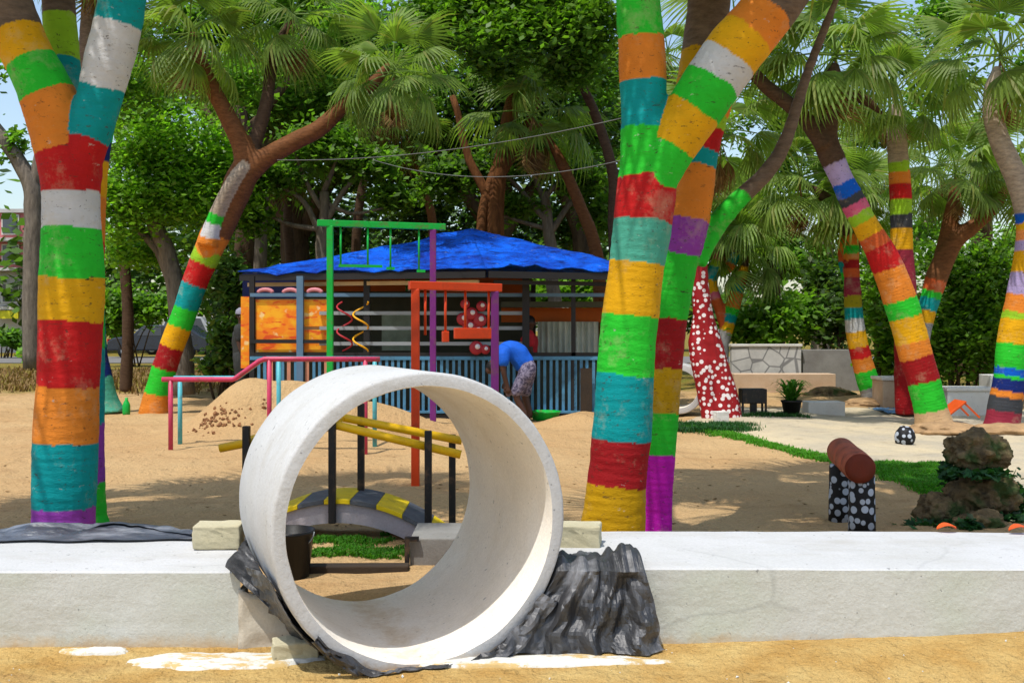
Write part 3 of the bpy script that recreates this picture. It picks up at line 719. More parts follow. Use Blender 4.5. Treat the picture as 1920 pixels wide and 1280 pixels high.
def panel(p0, p1, y0, y1, mat, d, name='panel', th=.03, label=None):
    o = MB().box(((kx(p0, d)+kx(p1, d))/2, d, (Z(y0, d)+Z(y1, d))/2), (kx(p1, d)-kx(p0, d), th, Z(y0, d)-Z(y1, d))).build(name, M[mat], K)
    if label: o['label'] = label
    return o
panel(480, 556, 562, 636, 'board', KD+.02, 'menu_board'); panel(480, 556, 643, 660, 'board', KD+.02, 'menu_board')
panel(570, 616, 562, 612, 'board', KD+.02, 'menu_board'); panel(570, 616, 618, 660, 'board', KD+.02, 'menu_board')
panel(452, 470, 556, 690, 'board', KD+.3, 'menu_board')
panel(470, 616, 560, 664, 'beige', KD+.06, 'backing_board', .02)
for px in (498, 545, 590):
    c = Vector((kx(px), KD-.01, Z(549, KD))); MB().tube([c+Vector((.10*math.cos(a), 0, .045*math.sin(a))) for a in np.linspace(0, PI, 9)], .03, 8).build('scallop', M['pink_decor'], K, True)
panel(455, 560, 512, 560, 'navy_tarp', 17.8, 'side_sheet'); panel(560, 760, 520, 546, 'orange_wood', 17.2, 'header_panel'); panel(770, 985, 520, 550, 'orange_wood', 17.4, 'header_panel')
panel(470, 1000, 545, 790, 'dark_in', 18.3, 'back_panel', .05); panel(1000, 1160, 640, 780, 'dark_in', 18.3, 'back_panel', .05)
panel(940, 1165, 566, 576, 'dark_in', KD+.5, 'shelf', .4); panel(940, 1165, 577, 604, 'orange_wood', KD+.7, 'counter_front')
panel(716, 778, 584, 657, 'glassgreen', KD+1.0, 'glass_panel')
# curtain in folds
mb = MB(); n = 60; V = []
for i in range(n+1):
    x = kx(1008, KD+.6)+(kx(1122, KD+.6)-kx(1008, KD+.6))*i/n; y = KD+.6+.03*math.sin(i*1.1)+.02*math.sin(i*.43); V += [(x, y, Z(603, KD+.6)), (x, y+.01, Z(664, KD+.6))]
mb.add(V, [(2*i, 2*i+1, 2*i+3, 2*i+2) for i in range(n)]); mb.build('curtain', M['curtain'], K, True)
# spirals on the rails
for cx_, mat, ph in ((678, 'spiral_y', 0), (648, 'spiral_r', 2)):
    pts = []
    for k in range(60):
        s = k/59; a = s*PI*4+ph; pts.append((kx(cx_+14*math.cos(a)), KD-.09+.09*math.sin(a), Z(566+92*s, KD)))
    MB().tube(pts, .013, 8).build('spiral', M[mat], K, True)
# red and white hanging decorations
rr = random.Random(3)
for cx_, cy_, r in ((868, 598, 12), (884, 588, 12), (900, 600, 13), (880, 612, 13), (895, 620, 12), (872, 570, 9), (903, 574, 10), (893, 652, 13), (910, 655, 9)):
    c = Vector((kx(cx_, KD-.12), KD-.12, Z(cy_, KD-.12))); rad = r/F*KD
    MB().lathe([(rad*.08, -.03), (rad*.75, -.028), (rad, -.012), (rad, .012), (rad*.75, .028), (rad*.08, .03)], c, 14, Vector((0, -1, .1))).build('rosette', M['spiral_r'], K, True)
    MB().lathe([(rad*.02, -.0), (rad*.38, .0), (rad*.38, .045), (rad*.02, .05)], c+Vector((rad*.2, -.0, rad*.15)), 10, Vector((0, -1, .1))).build('rosette_centre', M['white_decor'], K, True)
# lower picket fence
zt, zb = Z(674, KD), .07
for i, px in enumerate(np.arange(474, 1118, 11.4)):
    mat = 'fence_salmon' if px < 612 and i % 3 == 0 else 'fence_blue'
    dxx = .006*rr.uniform(-1, 1); x = kx(px, KD-.02)+dxx
    MB().bar((x, KD-.02, zb), (x, KD-.02, zt), .040 if mat == 'fence_blue' else .05, .02).build('picket', M[mat], K)
MB().bar((kx(470), KD-.02, zt+.022), (kx(1120), KD-.02, zt+.022), .045, .05).build('fence_rail', M['fence_blue'], K)
MB().bar((kx(470), KD-.05, zb+.03), (kx(1120), KD-.05, zb+.03), .09, .03).build('fence_rail', M['fence_blue'], K)
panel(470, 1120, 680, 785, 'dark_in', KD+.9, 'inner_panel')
MB().bar((kx(470), KD-.02, .03), (kx(1120), KD-.02, .03), .12, .08).build('base_beam', M['dark_frame'], K)
panel(1088, 1110, 690, 780, 'timber_and_shade', KD-.12, 'gate_board'); 
# green basin at the fence foot
c = P(1022, 781, 14.6); c.z = gz(c.x, c.y)
o = MB().lathe([(0, .0), (.16, 0), (.21, .11), (.225, .115), (.21, .125), (.15, .02), (0, .02)], c, 26).build('basin', M['green_metal'], None, True, org=c); tag(o, 'green plastic basin on the ground at the picket fence foot', 'basin')

# ------------------------------------------------------------------ people
def union_mesh(chains, voxel, mat, smooth=3):
    """chains: lists of (point, radius); joined into one continuous surface"""
    mb = MB()
    for ch_ in chains:
        c = catmull([(*p, r) for p, r in ch_], 5); mb.tube([Vector(q[:3]) for q in c], [max(.003, float(q[3])) for q in c], 14)
        for q in (c[0], c[-1]):
            r = float(q[3]); mb.lathe([(r*.02, -r*.8), (r*.6, -r*.62), (r*.9, -r*.25), (r*.9, r*.25), (r*.6, r*.62), (r*.02, r*.8)], Vector(q[:3]), 10)
    o = bpy.data.objects.new('tmp', gen_mesh('tmp', mb.v, mb.f, mat)); COL.objects.link(o)
    m = o.modifiers.new('r', 'REMESH'); m.mode = 'VOXEL'; m.voxel_size = voxel; m.use_smooth_shade = True
    m = o.modifiers.new('s', 'SMOOTH'); m.factor = .5; m.iterations = smooth
    dg = bpy.context.evaluated_depsgraph_get(); dg.update(); m2 = bpy.data.meshes.new_from_object(o.evaluated_get(dg)); bpy.data.objects.remove(o)
    m2.materials.clear(); m2.materials.append(mat); return m2
def add_mesh(mb, me):
    mb.add([v.co for v in me.vertices], [tuple(p.vertices) for p in me.polygons])
def person(label, J, shirt, lower, hair, cap=None, face=Vector((-1, 0, 0)), shorts_=True, s=1.0):
    """J: joint -> position; builds one continuous skinned body, clothes and hair as children"""
    root = thing('person', label, 'person', (J['pelvis'].x, J['pelvis'].y, min(J['footL'].z, J['footR'].z)))
    ch_ = [[(J['pelvis'], .115*s), (J['spine'], .11*s), (J['chest'], .12*s), (J['neck'], .055*s)], [(J['neck'], .05*s), (J['head']-(J['crown']-J['neck']).normalized()*.04*s, .07*s), (J['head'], .088*s), (J['crown'], .07*s)]]
    for k in 'LR':
        ch_ += [[(J['chest'], .07*s), (J['sh'+k], .055*s), (J['el'+k], .04*s), (J['wr'+k], .027*s), (J['ha'+k], .034*s)], [(J['pelvis'], .09*s), (J['hip'+k], .088*s), (J['kn'+k], .056*s), (J['an'+k], .037*s), (J['foot'+k], .034*s)]]
    hd = J['head']; up = (J['crown']-J['neck']).normalized(); sd = up.cross(face).normalized()
    ch_.append([(hd+face*.07*s+up*.02*s, .012*s), (hd+face*.105*s-up*.015*s, .016*s), (hd+face*.085*s-up*.03*s, .012*s)])
    for q in (-1, 1): ch_.append([(hd+sd*q*.078*s+up*.02*s, .014*s), (hd+sd*q*.095*s-up*.005*s, .018*s), (hd+sd*q*.08*s-up*.03*s, .012*s)])
    for k in 'LR':
        h = J['ha'+k]; dd = (J['ha'+k]-J['wr'+k]).normalized(); sdd = dd.cross(Vector((0, 1, .3))).normalized(); nn = dd.cross(sdd)
        for off, L_ in ((-.034, .066), (-.0115, .08), (.0115, .074), (.034, .058)):
            b0 = h+sdd*off*s; ch_.append([(b0, .0095*s), (b0+dd*L_*.55*s+nn*.006*s, .009*s), (b0+dd*L_*s+nn*.022*s, .0078*s)])
        b0 = J['wr'+k]+dd*.03*s-sdd*.03*s; ch_.append([(b0, .012*s), (b0+dd*.03*s-sdd*.022*s, .0105*s), (b0+dd*.06*s-sdd*.025*s+nn*.01*s, .008*s)])
    mb = MB(); add_mesh(mb, union_mesh(ch_, .0075*s, M['skin'], 2)); mb.build('body', M['skin'], root, True)
    def cloth_part(nm, chains, mat):
        q = MB(); add_mesh(q, union_mesh(chains, .016*s, mat, 3))
        for i, v in enumerate(q.v): q.v[i] = v+Vector((mn.noise(v*9), mn.noise(v*9+Vector((4, 0, 0))), mn.noise(v*9+Vector((0, 4, 0)))))*.012*s
        q.build(nm, mat, root, True)
    ch_ = [[(J['chest'].lerp(J['neck'], .6), .085*s), (J['chest'], .15*s), (J['spine'], .148*s), (J['pelvis'].lerp(J['spine'], .12), .142*s)]]
    for k in 'LR': ch_.append([(J['chest'], .10*s), (J['sh'+k], .082*s), (J['sh'+k].lerp(J['el'+k], .62), .072*s)])
    cloth_part('shirt', ch_, shirt)
    ch_ = [[(J['pelvis'].lerp(J['spine'], .1), .138*s), (J['pelvis'], .142*s)]]
    for k in 'LR':
        c_ = [(J['pelvis'], .11*s), (J['hip'+k], .115*s), (J['hip'+k].lerp(J['kn'+k], .95 if shorts_ else 1), .09*s)]
        if not shorts_: c_.append((J['kn'+k].lerp(J['an'+k], .92), .065*s))
        ch_.append(c_)
    cloth_part('shorts' if shorts_ else 'trousers', ch_, lower)
    q = MB(); q.lathe([(.0, .098), (.05, .088), (.085, .05), (.094, .0), (.088, -.02), (.075, -.012)], hd+up*.035*s-face*.012*s, 18, up)
    for i, v in enumerate(q.v): q.v[i] = hd+(v-hd)*s
    q.build('hair', hair, root, True)
    if cap:
        q = MB(); q.lathe([(.001, .112), (.055, .104), (.093, .07), (.102, .025), (.1, .01)], hd+up*.035*s-face*.008*s, 18, up)
        c0 = hd+up*.05*s+face*.08*s
        q.add([c0+sd*.08*s, c0+sd*.06*s+face*.08*s-up*.012*s, c0-sd*.06*s+face*.08*s-up*.012*s, c0-sd*.08*s, c0+sd*.08*s+up*.014*s, c0+sd*.06*s+face*.08*s, c0-sd*.06*s+face*.08*s, c0-sd*.08*s+up*.014*s], [(0, 3, 2, 1), (4, 5, 6, 7), (0, 1, 5, 4), (1, 2, 6, 5), (2, 3, 7, 6)])
        q.build('cap', cap, root, True)
    return root
D0 = 14.35
def pj(px, py, dd=0): return P(px, py, D0)+Vector((0, dd, 0))
gzp = lambda x, y: gz(x, y)
fz = gz(X(985, D0), D0)
J = dict(pelvis=pj(987, 688), spine=pj(969, 662), chest=pj(951, 660), neck=pj(937, 672), head=pj(927, 684), crown=pj(919, 694),
    shL=pj(945, 662, -.17), elL=pj(944, 692, -.2), wrL=pj(951, 720, -.18), haL=pj(953, 731, -.17), shR=pj(947, 662, .17), elR=pj(943, 690, .2), wrR=pj(947, 716, .18), haR=pj(949, 727, .17),
    hipL=pj(989, 694, -.09), knL=pj(968, 736, -.11), anL=pj(984, 784, -.11), footL=pj(968, 789, -.12), hipR=pj(990, 694, .09), knR=pj(984, 738, .1), anR=pj(994, 784, .1), footR=pj(980, 789, .12))
for k in ('footL', 'footR'): J[k].z = fz+.035
for k in ('anL', 'anR'): J[k].z = fz+.08
person('man bending over in blue shirt and grey patterned shorts before the picket fence', J, M['shirt_blue'], M['shorts'], M['hair'], face=Vector((-.75, 0, -.65)).normalized())
def standing(label, px, d, top_py, shirt, lower, face, cap=None, side=Vector((0, 1, 0))):
    c = P(px, top_py, d); g = gz(c.x, d); hh = c.z-g; s = hh/1.70
    def q(h, sx=0, fx=0): return Vector((c.x, d, g+h*s))+side*sx*s+face*fx*s
    J = dict(pelvis=q(.93), spine=q(1.10), chest=q(1.29), neck=q(1.44), head=q(1.56, 0, .02), crown=q(1.64, 0, .01))
    for k, sg in (('L', 1), ('R', -1)):
        J['sh'+k] = q(1.37, .18*sg); J['el'+k] = q(1.10, .22*sg, .03); J['wr'+k] = q(.88, .2*sg, .12); J['ha'+k] = q(.82, .19*sg, .15)
        J['hip'+k] = q(.88, .09*sg); J['kn'+k] = q(.48, .1*sg, .03); J['an'+k] = q(.09, .1*sg); J['foot'+k] = q(.035, .11*sg, .13)
    return person(label, J, shirt, lower, M['hair'], cap, face, False, s)
standing('person in grey cap and dark clothes standing at the left side of the kiosk', 453, 15.7, 578, M['shirt_dark'], M['shirt_dark'], Vector((1, -.25, 0)).normalized(), M['cap'])
standing('person with dark hair in red shirt standing inside the kiosk', 992, 15.35, 590, M['shirt_red'], M['shirt_dark'], Vector((.9, -.4, 0)).normalized())

# ------------------------------------------------------------------ trees: painted trunks
def limbs_mesh(limbs, voxel, org):
    mb = MB(); data = []
    for L in limbs:
        pts = [(*P(p[0], p[1], p[3]), p[2]/F*p[3]/2, p[1]) for p in L['pts']]
        c = catmull(pts, 8); n = 22
        mb.tube([Vector(q[:3]) for q in c], [float(q[3])*(1+.04*mn.noise((q[0]*3, q[1], q[2]*5)))*(1-.5*max(0, (i_-len(c)+9)/8)) for i_, q in enumerate(c)], n)
        ln = np.concatenate([[0], np.cumsum(np.linalg.norm(np.diff(c[:, :3], axis=0), axis=1))]); data.append((c, ln, L['bands']))
    me = gen_mesh('tmp', [v for v in mb.v], mb.f, M['painted']); o = bpy.data.objects.new('tmp', me); COL.objects.link(o)
    r = o.modifiers.new('r', 'REMESH'); r.mode = 'VOXEL'; r.voxel_size = voxel; r.use_smooth_shade = True
    sm = o.modifiers.new('s', 'SMOOTH'); sm.factor = .5; sm.iterations = 5
    dg = bpy.context.evaluated_depsgraph_get(); dg.update(); m2 = bpy.data.meshes.new_from_object(o.evaluated_get(dg)); bpy.data.objects.remove(o)
    nv = len(m2.vertices); co = np.empty(nv*3, np.float32); m2.vertices.foreach_get('co', co); co = co.reshape(-1, 3)
    best = np.full(nv, 1e9); col = np.zeros((nv, 4), np.float32); ring = np.zeros(nv, np.float32)
    wob = np.array([mn.noise(Vector(p)*(1.2/voxel**.3))*.6+mn.noise(Vector(p)*(4/voxel**.3))*.4 for p in co])
    disp = np.array([mn.noise(Vector(p)*5)*.5+mn.noise(Vector((p[0]*6, p[1]*6, p[2]*22)))*.5 for p in co])
    for c, ln, bands in data:
        d2 = np.empty(nv); ii = np.empty(nv, int)
        for s in range(0, nv, 8000):
            q = co[s:s+8000]; dd = np.linalg.norm(q[:, None, :]-c[None, :, :3], axis=2)-c[None, :, 3]*.9
            ii[s:s+8000] = dd.argmin(1); d2[s:s+8000] = dd.min(1)
        # refine position along the axis
        i0 = np.clip(ii-1, 0, len(c)-1); i1 = np.clip(ii+1, 0, len(c)-1); tan = c[i1, :3]-c[i0, :3]; L2 = (tan**2).sum(1)+1e-9
        f = ((co-c[i0, :3])*tan).sum(1)/L2; f = np.clip(f, 0, 1); py = c[i0, 4]*(1-f)+c[i1, 4]*f; s_ = ln[i0]*(1-f)+ln[i1]*f
        pxm = np.median(F/c[:, 1])
        py = py+wob*pxm*.022
        cc = np.zeros((nv, 4), np.float32); done = np.zeros(nv, bool)
        for name, yend in bands:
            m = (~done) & (py >= yend); cc[m, :3] = lin(PAINT[name]); cc[m, 3] = 0 if name.startswith('bark') else 1; done |= m
        u = d2 < best; best[u] = d2[u]; col[u] = cc[u]; ring[u] = s_[u]
    nrm = np.empty(nv*3, np.float32); m2.vertices.foreach_get('normal', nrm); nrm = nrm.reshape(-1, 3)
    co = co+nrm*(disp*min(.0075, voxel*.6))[:, None] - np.array(org, np.float32); m2.vertices.foreach_set('co', co.astype(np.float32).ravel())
    a = m2.attributes.new('paint', 'FLOAT_COLOR', 'POINT'); a.data.foreach_set('color', col.ravel())
    a = m2.attributes.new('ring', 'FLOAT', 'POINT'); a.data.foreach_set('value', ring)
    m2.materials.clear(); m2.materials.append(M['painted']); m2.update(); return m2
END = -99999
def L(pts, bands, d=None): return dict(pts=[(p[0], p[1], p[2], p[3] if len(p) > 3 else d) for p in pts], bands=[b if len(b) > 1 else (b[0], END) for b in bands])

# fan leaf meshes
def frond_mesh(seed, R=.72, pet=.62, span=215, nseg=26, droop=.35, fold=.35, mat='frond'):
    r = random.Random(seed); v = []; f = []
    mb = MB(); mb.tube([(0, 0, 0), (pet*.5, 0, .03), (pet, 0, 0)], [.017, .011, .008], 5, False)
    c = Vector((pet, 0, 0)); half = math.radians(span/2)
    def bend(a, rad, z=0):
        x = math.cos(a)*rad; y = math.sin(a)*rad; t = rad/R
        zz = z-droop*R*t*t*t-fold*abs(y)*.6-droop*.5*R*t*t*abs(math.sin(a*.6))
        return c+Vector((x*(1-.12*droop*t*t), y*(1-.22*fold), zz))
    da = 2*half/nseg
    for k in range(nseg):
        a0 = -half+k*da; a1 = a0+da; am = (a0+a1)/2; rl = R*(1-.25*(abs(am)/half)**2)*r.uniform(.9, 1.05); jr = rl*r.uniform(.48, .58)
        am2 = am+r.uniform(-.03, .03); tipdrop = r.uniform(0, .12)*R
        w = da*.36
        p0 = c; p1 = bend(a0, jr*.98); p2 = bend(a1, jr*.98); p3 = bend(am, jr*.8, .022*R); 
        t1 = bend(am2-w*.5, rl*.82, .0); t2 = bend(am2+w*.5, rl*.82, 0); tip = bend(am2, rl)-Vector((0, 0, tipdrop))
        mb.add([p0, p1, p3, p2, t1, t2, tip], [(0, 1, 2), (0, 2, 3), (1, 4, 2), (2, 5, 3), (2, 4, 5), (4, 6, 5)])
    me = gen_mesh('frond', mb.v, mb.f, M[mat]); return me
FR = [frond_mesh(i, droop=.25+.12*i, fold=.25+.1*(i % 3), span=[220, 200, 235, 190, 215][i]) for i in range(5)]
DEAD = [frond_mesh(20+i, R=.6, span=110, nseg=14, droop=.8, fold=.9, mat='dead') for i in range(3)]
def crown(tree, c, s, n, ndead=5, emin=-50, emax=75, seed=0, vary=.3):
    r = random.Random(seed); o0 = ORG[tree.name]; az = r.uniform(0, 6)
    for k in range(n+ndead):
        dead = k >= n
        o = bpy.data.objects.new('dead_frond' if dead else 'frond', r.choice(DEAD if dead else FR)); COL.objects.link(o); o.parent = tree
        az += 2.39996; u = (k+.5)/n
        el = r.uniform(-88, -62) if dead else emax+(emin-emax)*u**.85+r.uniform(-10, 10)
        sc = s*r.uniform(1-vary*.6, 1+vary*.5)*(.75 if dead else 1)
        Mx = Matrix.Rotation(az+r.uniform(-.2, .2), 4, 'Z') @ Matrix.Rotation(-math.radians(el), 4, 'Y') @ Matrix.Rotation(r.uniform(-.5, .5), 4, 'X')
        off = Vector((0, 0, -.12*s*u if not dead else -.15*s))
        o.matrix_local = Matrix.Translation(Vector(c)+off-o0) @ Mx @ Matrix.Scale(sc, 4)
def palm(label, base, limbs, voxel, crowns, group='fan palms with painted trunks', seed=0, name='fan_palm', cat='palm tree', trunk_mat=None):
    d = base[1]; org = Vector((X(base[0], d), d, gz(X(base[0], d), d)))
    t = thing(name, label, cat, org, group)
    me = limbs_mesh(limbs, voxel, org)
    if trunk_mat: me.materials.clear(); me.materials.append(trunk_mat)
    o = link('trunk', me, t)
    for i, cr in enumerate(crowns):
        px, py, dd, s, n = cr[:5]; kw = cr[5] if len(cr) > 5 else {}
        crown(t, P(px, py, dd), s, n, seed=seed*31+i, **kw)
    return t
dA = 5.6
palm('thick forked palm with painted bands, purple at its foot, behind the grey tarp', (120, dA), [
  L([(117,1085,128),(119,1000,116),(123,830,117),(129,700,112),(133,600,116),(135,500,117),(134,420,107),(133,362,103),(130,305,116),(108,230,108),(76,150,98),(45,90,92),(20,20,88),(-5,-60,84),(-60,-200,78),(-160,-420,70),(-300,-640,62)],
    [('purple',948),('teal',827),('orange',722),('red',600),('yellow',522),('green',428),('white',362),('red',283),('orange',180),('green',117),('yellow',58),('bark',)], dA),
  L([(138,330,80),(160,268,82),(182,200,82),(205,110,88),(222,40,88),(240,-60,80),(262,-170,74),(300,-400,68),(330,-640,60)], [('red',262),('teal',165),('white',48),('teal',-40),('orange',-110),('bark',)], dA-.03),
  L([(140,300,60,5.7),(126,200,62,5.85),(118,120,62,5.95),(112,40,60,6.0),(104,-60,58,6.05),(80,-200,56,6.1),(20,-600,50,6.2)], [('teal',118),('lime',33),('bark',)])],
  .0095, [(-310,-680,5.6,1.3,21),(335,-680,5.5,1.05,12),(15,-650,6.2,1.15,13)], seed=1)
palm('slim painted palm half hidden right behind the thick forked palm', (168, 6.6), [
  L([(172,1003,74),(168,950,60),(167,800,56),(166,600,58),(166,400,62),(170,300,66),(186,220,62),(206,150,60),(225,60,58),(240,-80,56),(255,-250,54),(250,-520,50)],
    [('green',905),('purple',795),('teal',652),('green',575),('yellow',520),('red',455),('orange',372),('yellow',302),('navy',262),('green',205),('orange',140),('teal',40),('bark',)], 6.6)],
  .013, [(250,-560,6.6,1.05,12)], seed=2)
palm('distant palm with green and navy flared foot by a small green bottle', (186, 16), [
  L([(186,775,96),(183,745,72),(178,700,60),(174,650,50),(170,500,44),(168,300,40),(166,100,36),(165,-60,34)], [('seafoam',708),('navy',650),('teal',500),('red',300),('bark',)], 16)], .03, [(165,-90,16,.95,16)], seed=3)
dB = 15.9
palm('leaning painted palm whose bare trunk forks wide, orange at its foot, by the parallel bars', (288, dB), [
  L([(287,785,58),(298,725,47),(322,650,46),(345,590,46),(365,530,48),(386,480,52),(403,442,56),(428,392,54),(450,340,56),(462,305,48),(452,270,38),(430,225,34),(398,165,30),(374,110,27),(360,60,25)],
    [('orange',738),('green',690),('dkred',650),('yellow',612),('green',578),('teal',533),('red',494),('lime',470),('orange',440),('barko',)], dB),
  L([(455,335,46),(495,298,38),(555,264,34),(600,240,32),(650,195,28),(700,155,26),(730,120,24)], [('barko',)], dB),
  L([(455,330,40,dB),(482,255,28,dB+.2),(500,190,25,dB+.4),(512,110,22,dB+.6),(540,40,20,dB+.7)], [('barkd',)]),
  L([(388,462,40),(397,425,30),(412,388,28),(434,345,26),(456,312,22)], [('orange',446),('white',418),('green',402),('barkl',)], dB-.2)], .03,
  [(355,55,dB,.92,18),(738,128,dB-.3,.88,20),(548,20,dB+.6,.9,16)], seed=4)
dC = 5.7
palm('thick forked palm with painted bands, ochre at its foot, behind the low wall', (1145, dC), [
  L([(1140,1075,136),(1149,995,120),(1157,900,113),(1167,800,110),(1172,700,108),(1181,600,108),(1194,500,105),(1205,420,110),(1213,345,110),(1211,280,96),(1207,200,88),(1204,110,88),(1198,30,84),(1192,-60,80),(1186,-250,76),(1170,-620,66)],
    [('ochre',908),('dkred',823),('teal',703),('green',592),('yellow',494),('seafoam',415),('red',333),('green',242),('teal',155),('orange',73),('green',-60),('orange',-130),('bark',)], dC),
  L([(1222,345,84),(1258,275,96),(1296,215,104),(1335,155,110),(1378,95,110),(1420,45,108),(1470,-20,102),(1530,-110,96),(1600,-260,88),(1680,-600,72)], [('green',277),('yellow',210),('green',157),('white',112),('yellow',67),('orange',22),('bark',)], dC-.03)],
  .0095, [(1168,-670,dC,1.2,14),(1690,-650,dC,1.1,13)], seed=5)
dC2 = 6.5
palm('painted palm with magenta foot and bright green side limb, behind the ochre-footed palm', (1226, dC2), [
  L([(1222,1010,78),(1229,960,62),(1232,900,60),(1240,800,62),(1247,700,62),(1256,600,66),(1270,500,74),(1286,430,78),(1301,360,74),(1314,300,62),(1335,245,46),(1352,205,36),(1364,170,32),(1380,110,30),(1405,30,28),(1425,-80,26),(1440,-380,24)],
    [('magenta',850),('green',770),('ochre',690),('dkred',597),('green',476),('purple',412),('orange',312),('teal',282),('red',240),('lime',215),('orange',168),('bark',)], dC2),
  L([(1300,490,50),(1330,440,44),(1362,398,38),(1398,362,34),(1430,332,30),(1460,292,27),(1480,245,24),(1497,190,21),(1520,120,18),(1556,30,15),(1600,-80,12)], [('green',364),('bark',)], dC2+.05),
  L([(1298,380,50,6.55),(1294,290,58,6.7),(1298,200,66,6.8),(1308,130,72,6.85),(1322,60,78,6.9),(1330,0,80,6.9),(1338,-120,78,6.9),(1345,-500,66,6.9)], [('orange',250),('ochre',104),('bark',)])],
  .011, [(1445,-430,dC2,1.0,11),(1345,-550,6.9,1.2,14)], seed=6)
dD = 13.7
palm('leaning painted palm with unpainted tan foot and lavender top beside the orange chair', (1752, dD), [
  L([(1756,822,84),(1750,790,66),(1742,755,62),(1732,715,60),(1718,670,62),(1705,620,62),(1690,570,62),(1672,520,60),(1650,470,54),(1624,425,48),(1600,380,46),(1578,335,43),(1562,300,46),(1548,260,46),(1550,200,44),(1560,150,40),(1564,118,34)],
    [('tan',768),('green',715),('dkred',670),('orange',641),('yellow',594),('green',562),('orange',503),('red',462),('brick',440),('yellow',415),('lime',398),('pink',381),('charcoal',367),('blue',342),('lavender',306),('barkd',)], dD),
  L([(1546,275,34),(1512,226,30),(1472,190,28),(1434,160,26),(1400,118,23),(1380,60,20)], [('barkd',)], dD-.1),
  L([(1555,215,30),(1590,180,24),(1625,190,20),(1655,215,16)], [('barkd',)], dD+.1)], .026,
  [(1566,95,dD,.88,20),(1378,30,dD-.1,.8,11)], seed=7)
palm('upright painted palm, maroon below and lime-orange at the top, behind the leaning lavender-topped one', (1702, 15.5), [
  L([(1706,775,54),(1702,720,48),(1700,650,46),(1697,560,44),(1692,480,41),(1690,420,40),(1688,350,40),(1684,300,38),(1680,240,38),(1678,195,38)],
    [('dkred',640),('maroon',470),('yellow',430),('charcoal',402),('lime',376),('red',346),('orange',322),('lime',304),('barkl',)], 15.5)], .028, [(1678,170,15.5,.84,19)], seed=8)
palm('slender leaning painted palm with grey foot beside the far white planter', (1640, 18), [
  L([(1645,762,54),(1634,730,44),(1626,710,41),(1615,670,38),(1604,620,36),(1599,560,32),(1597,500,28),(1594,440,28),(1572,398,24),(1540,365,22),(1510,345,20)],
    [('grey',724),('green',695),('orange',670),('red',650),('yellow',620),('white',598),('teal',576),('olive',555),('maroon',520),('brick',504),('dkred',488),('orange',475),('green',460),('orange',440),('barkd',)], 18),
  L([(1600,560,20),(1584,510,17),(1578,470,16),(1582,430,15),(1600,390,14)], [('green',510),('teal',490),('brick',470),('orange',440),('barkd',)], 18.1)], .03, [(1500,330,18,.95,22,dict(ndead=3)),(1605,372,18.3,.9,20,dict(ndead=3))], seed=9)
palm('bent palm with few painted bands and brown bare top before the hedge', (1722, 16.6), [
  L([(1716,755,36),(1722,690,32),(1728,630,32),(1736,590,34),(1749,545,38),(1762,505,40),(1790,452,34),(1830,420,28),(1868,382,24),(1900,330,22)], [('grey',604),('yellow',583),('teal',560),('green',547),('brick',526),('barko',)], 16.6),
  L([(1764,505,36),(1776,445,31),(1786,390,27),(1790,340,24)], [('barko',)], 16.7)], .03, [(1792,318,16.7,.85,15),(1906,310,16.6,.85,15)], seed=10)
dH = 13.4
palm('painted palm with maroon and charcoal foot and pale curved bare top', (1882, dH), [
  L([(1876,820,76),(1881,785,64),(1886,750,60),(1893,710,58),(1900,650,60),(1912,590,62),(1922,540,60),(1931,480,56),(1931,420,50),(1918,365,44),(1895,310,40),(1874,262,37),(1861,212,35),(1862,165,32),(1870,125,30)],
    [('maroon',772),('charcoal',745),('orange',733),('navy',710),('green',704),('blue',690),('green',646),('yellow',602),('lime',588),('orange',556),('lavender',515),('yellow',472),('lavender',452),('peach',432),('yellow',416),('blue',397),('barkl',)], dH)], .026,
  [(1876,95,dH,.9,19)], seed=11)
palm('far small painted palm with two thin multicoloured limbs left of the graffiti wall', (1358, 24), [
  L([(1350,725,32),(1354,650,27),(1364,612,26),(1375,572,28),(1383,542,26),(1392,515,22),(1400,480,18)], [('grey',622),('yellow',605),('teal',590),('green',577),('orange',548),('teal',533),('red',520),('yellow',500),('barkd',)], 24),
  L([(1360,620,18),(1346,570,20),(1335,535,22),(1340,500,21),(1350,468,18),(1355,430,16)], [('brick',560),('pink',548),('yellow',525),('teal',500),('lime',488),('pink',465),('barkd',)], 24),
  L([(1342,505,16),(1360,508,18),(1376,485,20),(1384,460,16)], [('lime',506),('orange',495),('teal',475),('barkd',)], 24)], .035, [(1402,462,24,1.0,18,dict(ndead=2)),(1357,415,24,1.0,18,dict(ndead=2))], seed=12)
# red tree with white dots
palm('tree with red trunk and white polka dots, split in two legs, near the black stand', (1345, 15), [
  L([(1362,794,62),(1356,740,54),(1348,700,46),(1334,650,44),(1320,600,40),(1314,540,32),(1313,480,26),(1316,420,22),(1330,340,20),(1345,250,18)], [('red',)], 15),
  L([(1332,792,30,14.9),(1324,740,34,14.92),(1317,690,40,14.95),(1308,640,36,15),(1310,580,30,15)], [('red',)])], .026,
  [(1345,235,15,.95,16)], seed=13, trunk_mat=M['reddots'])
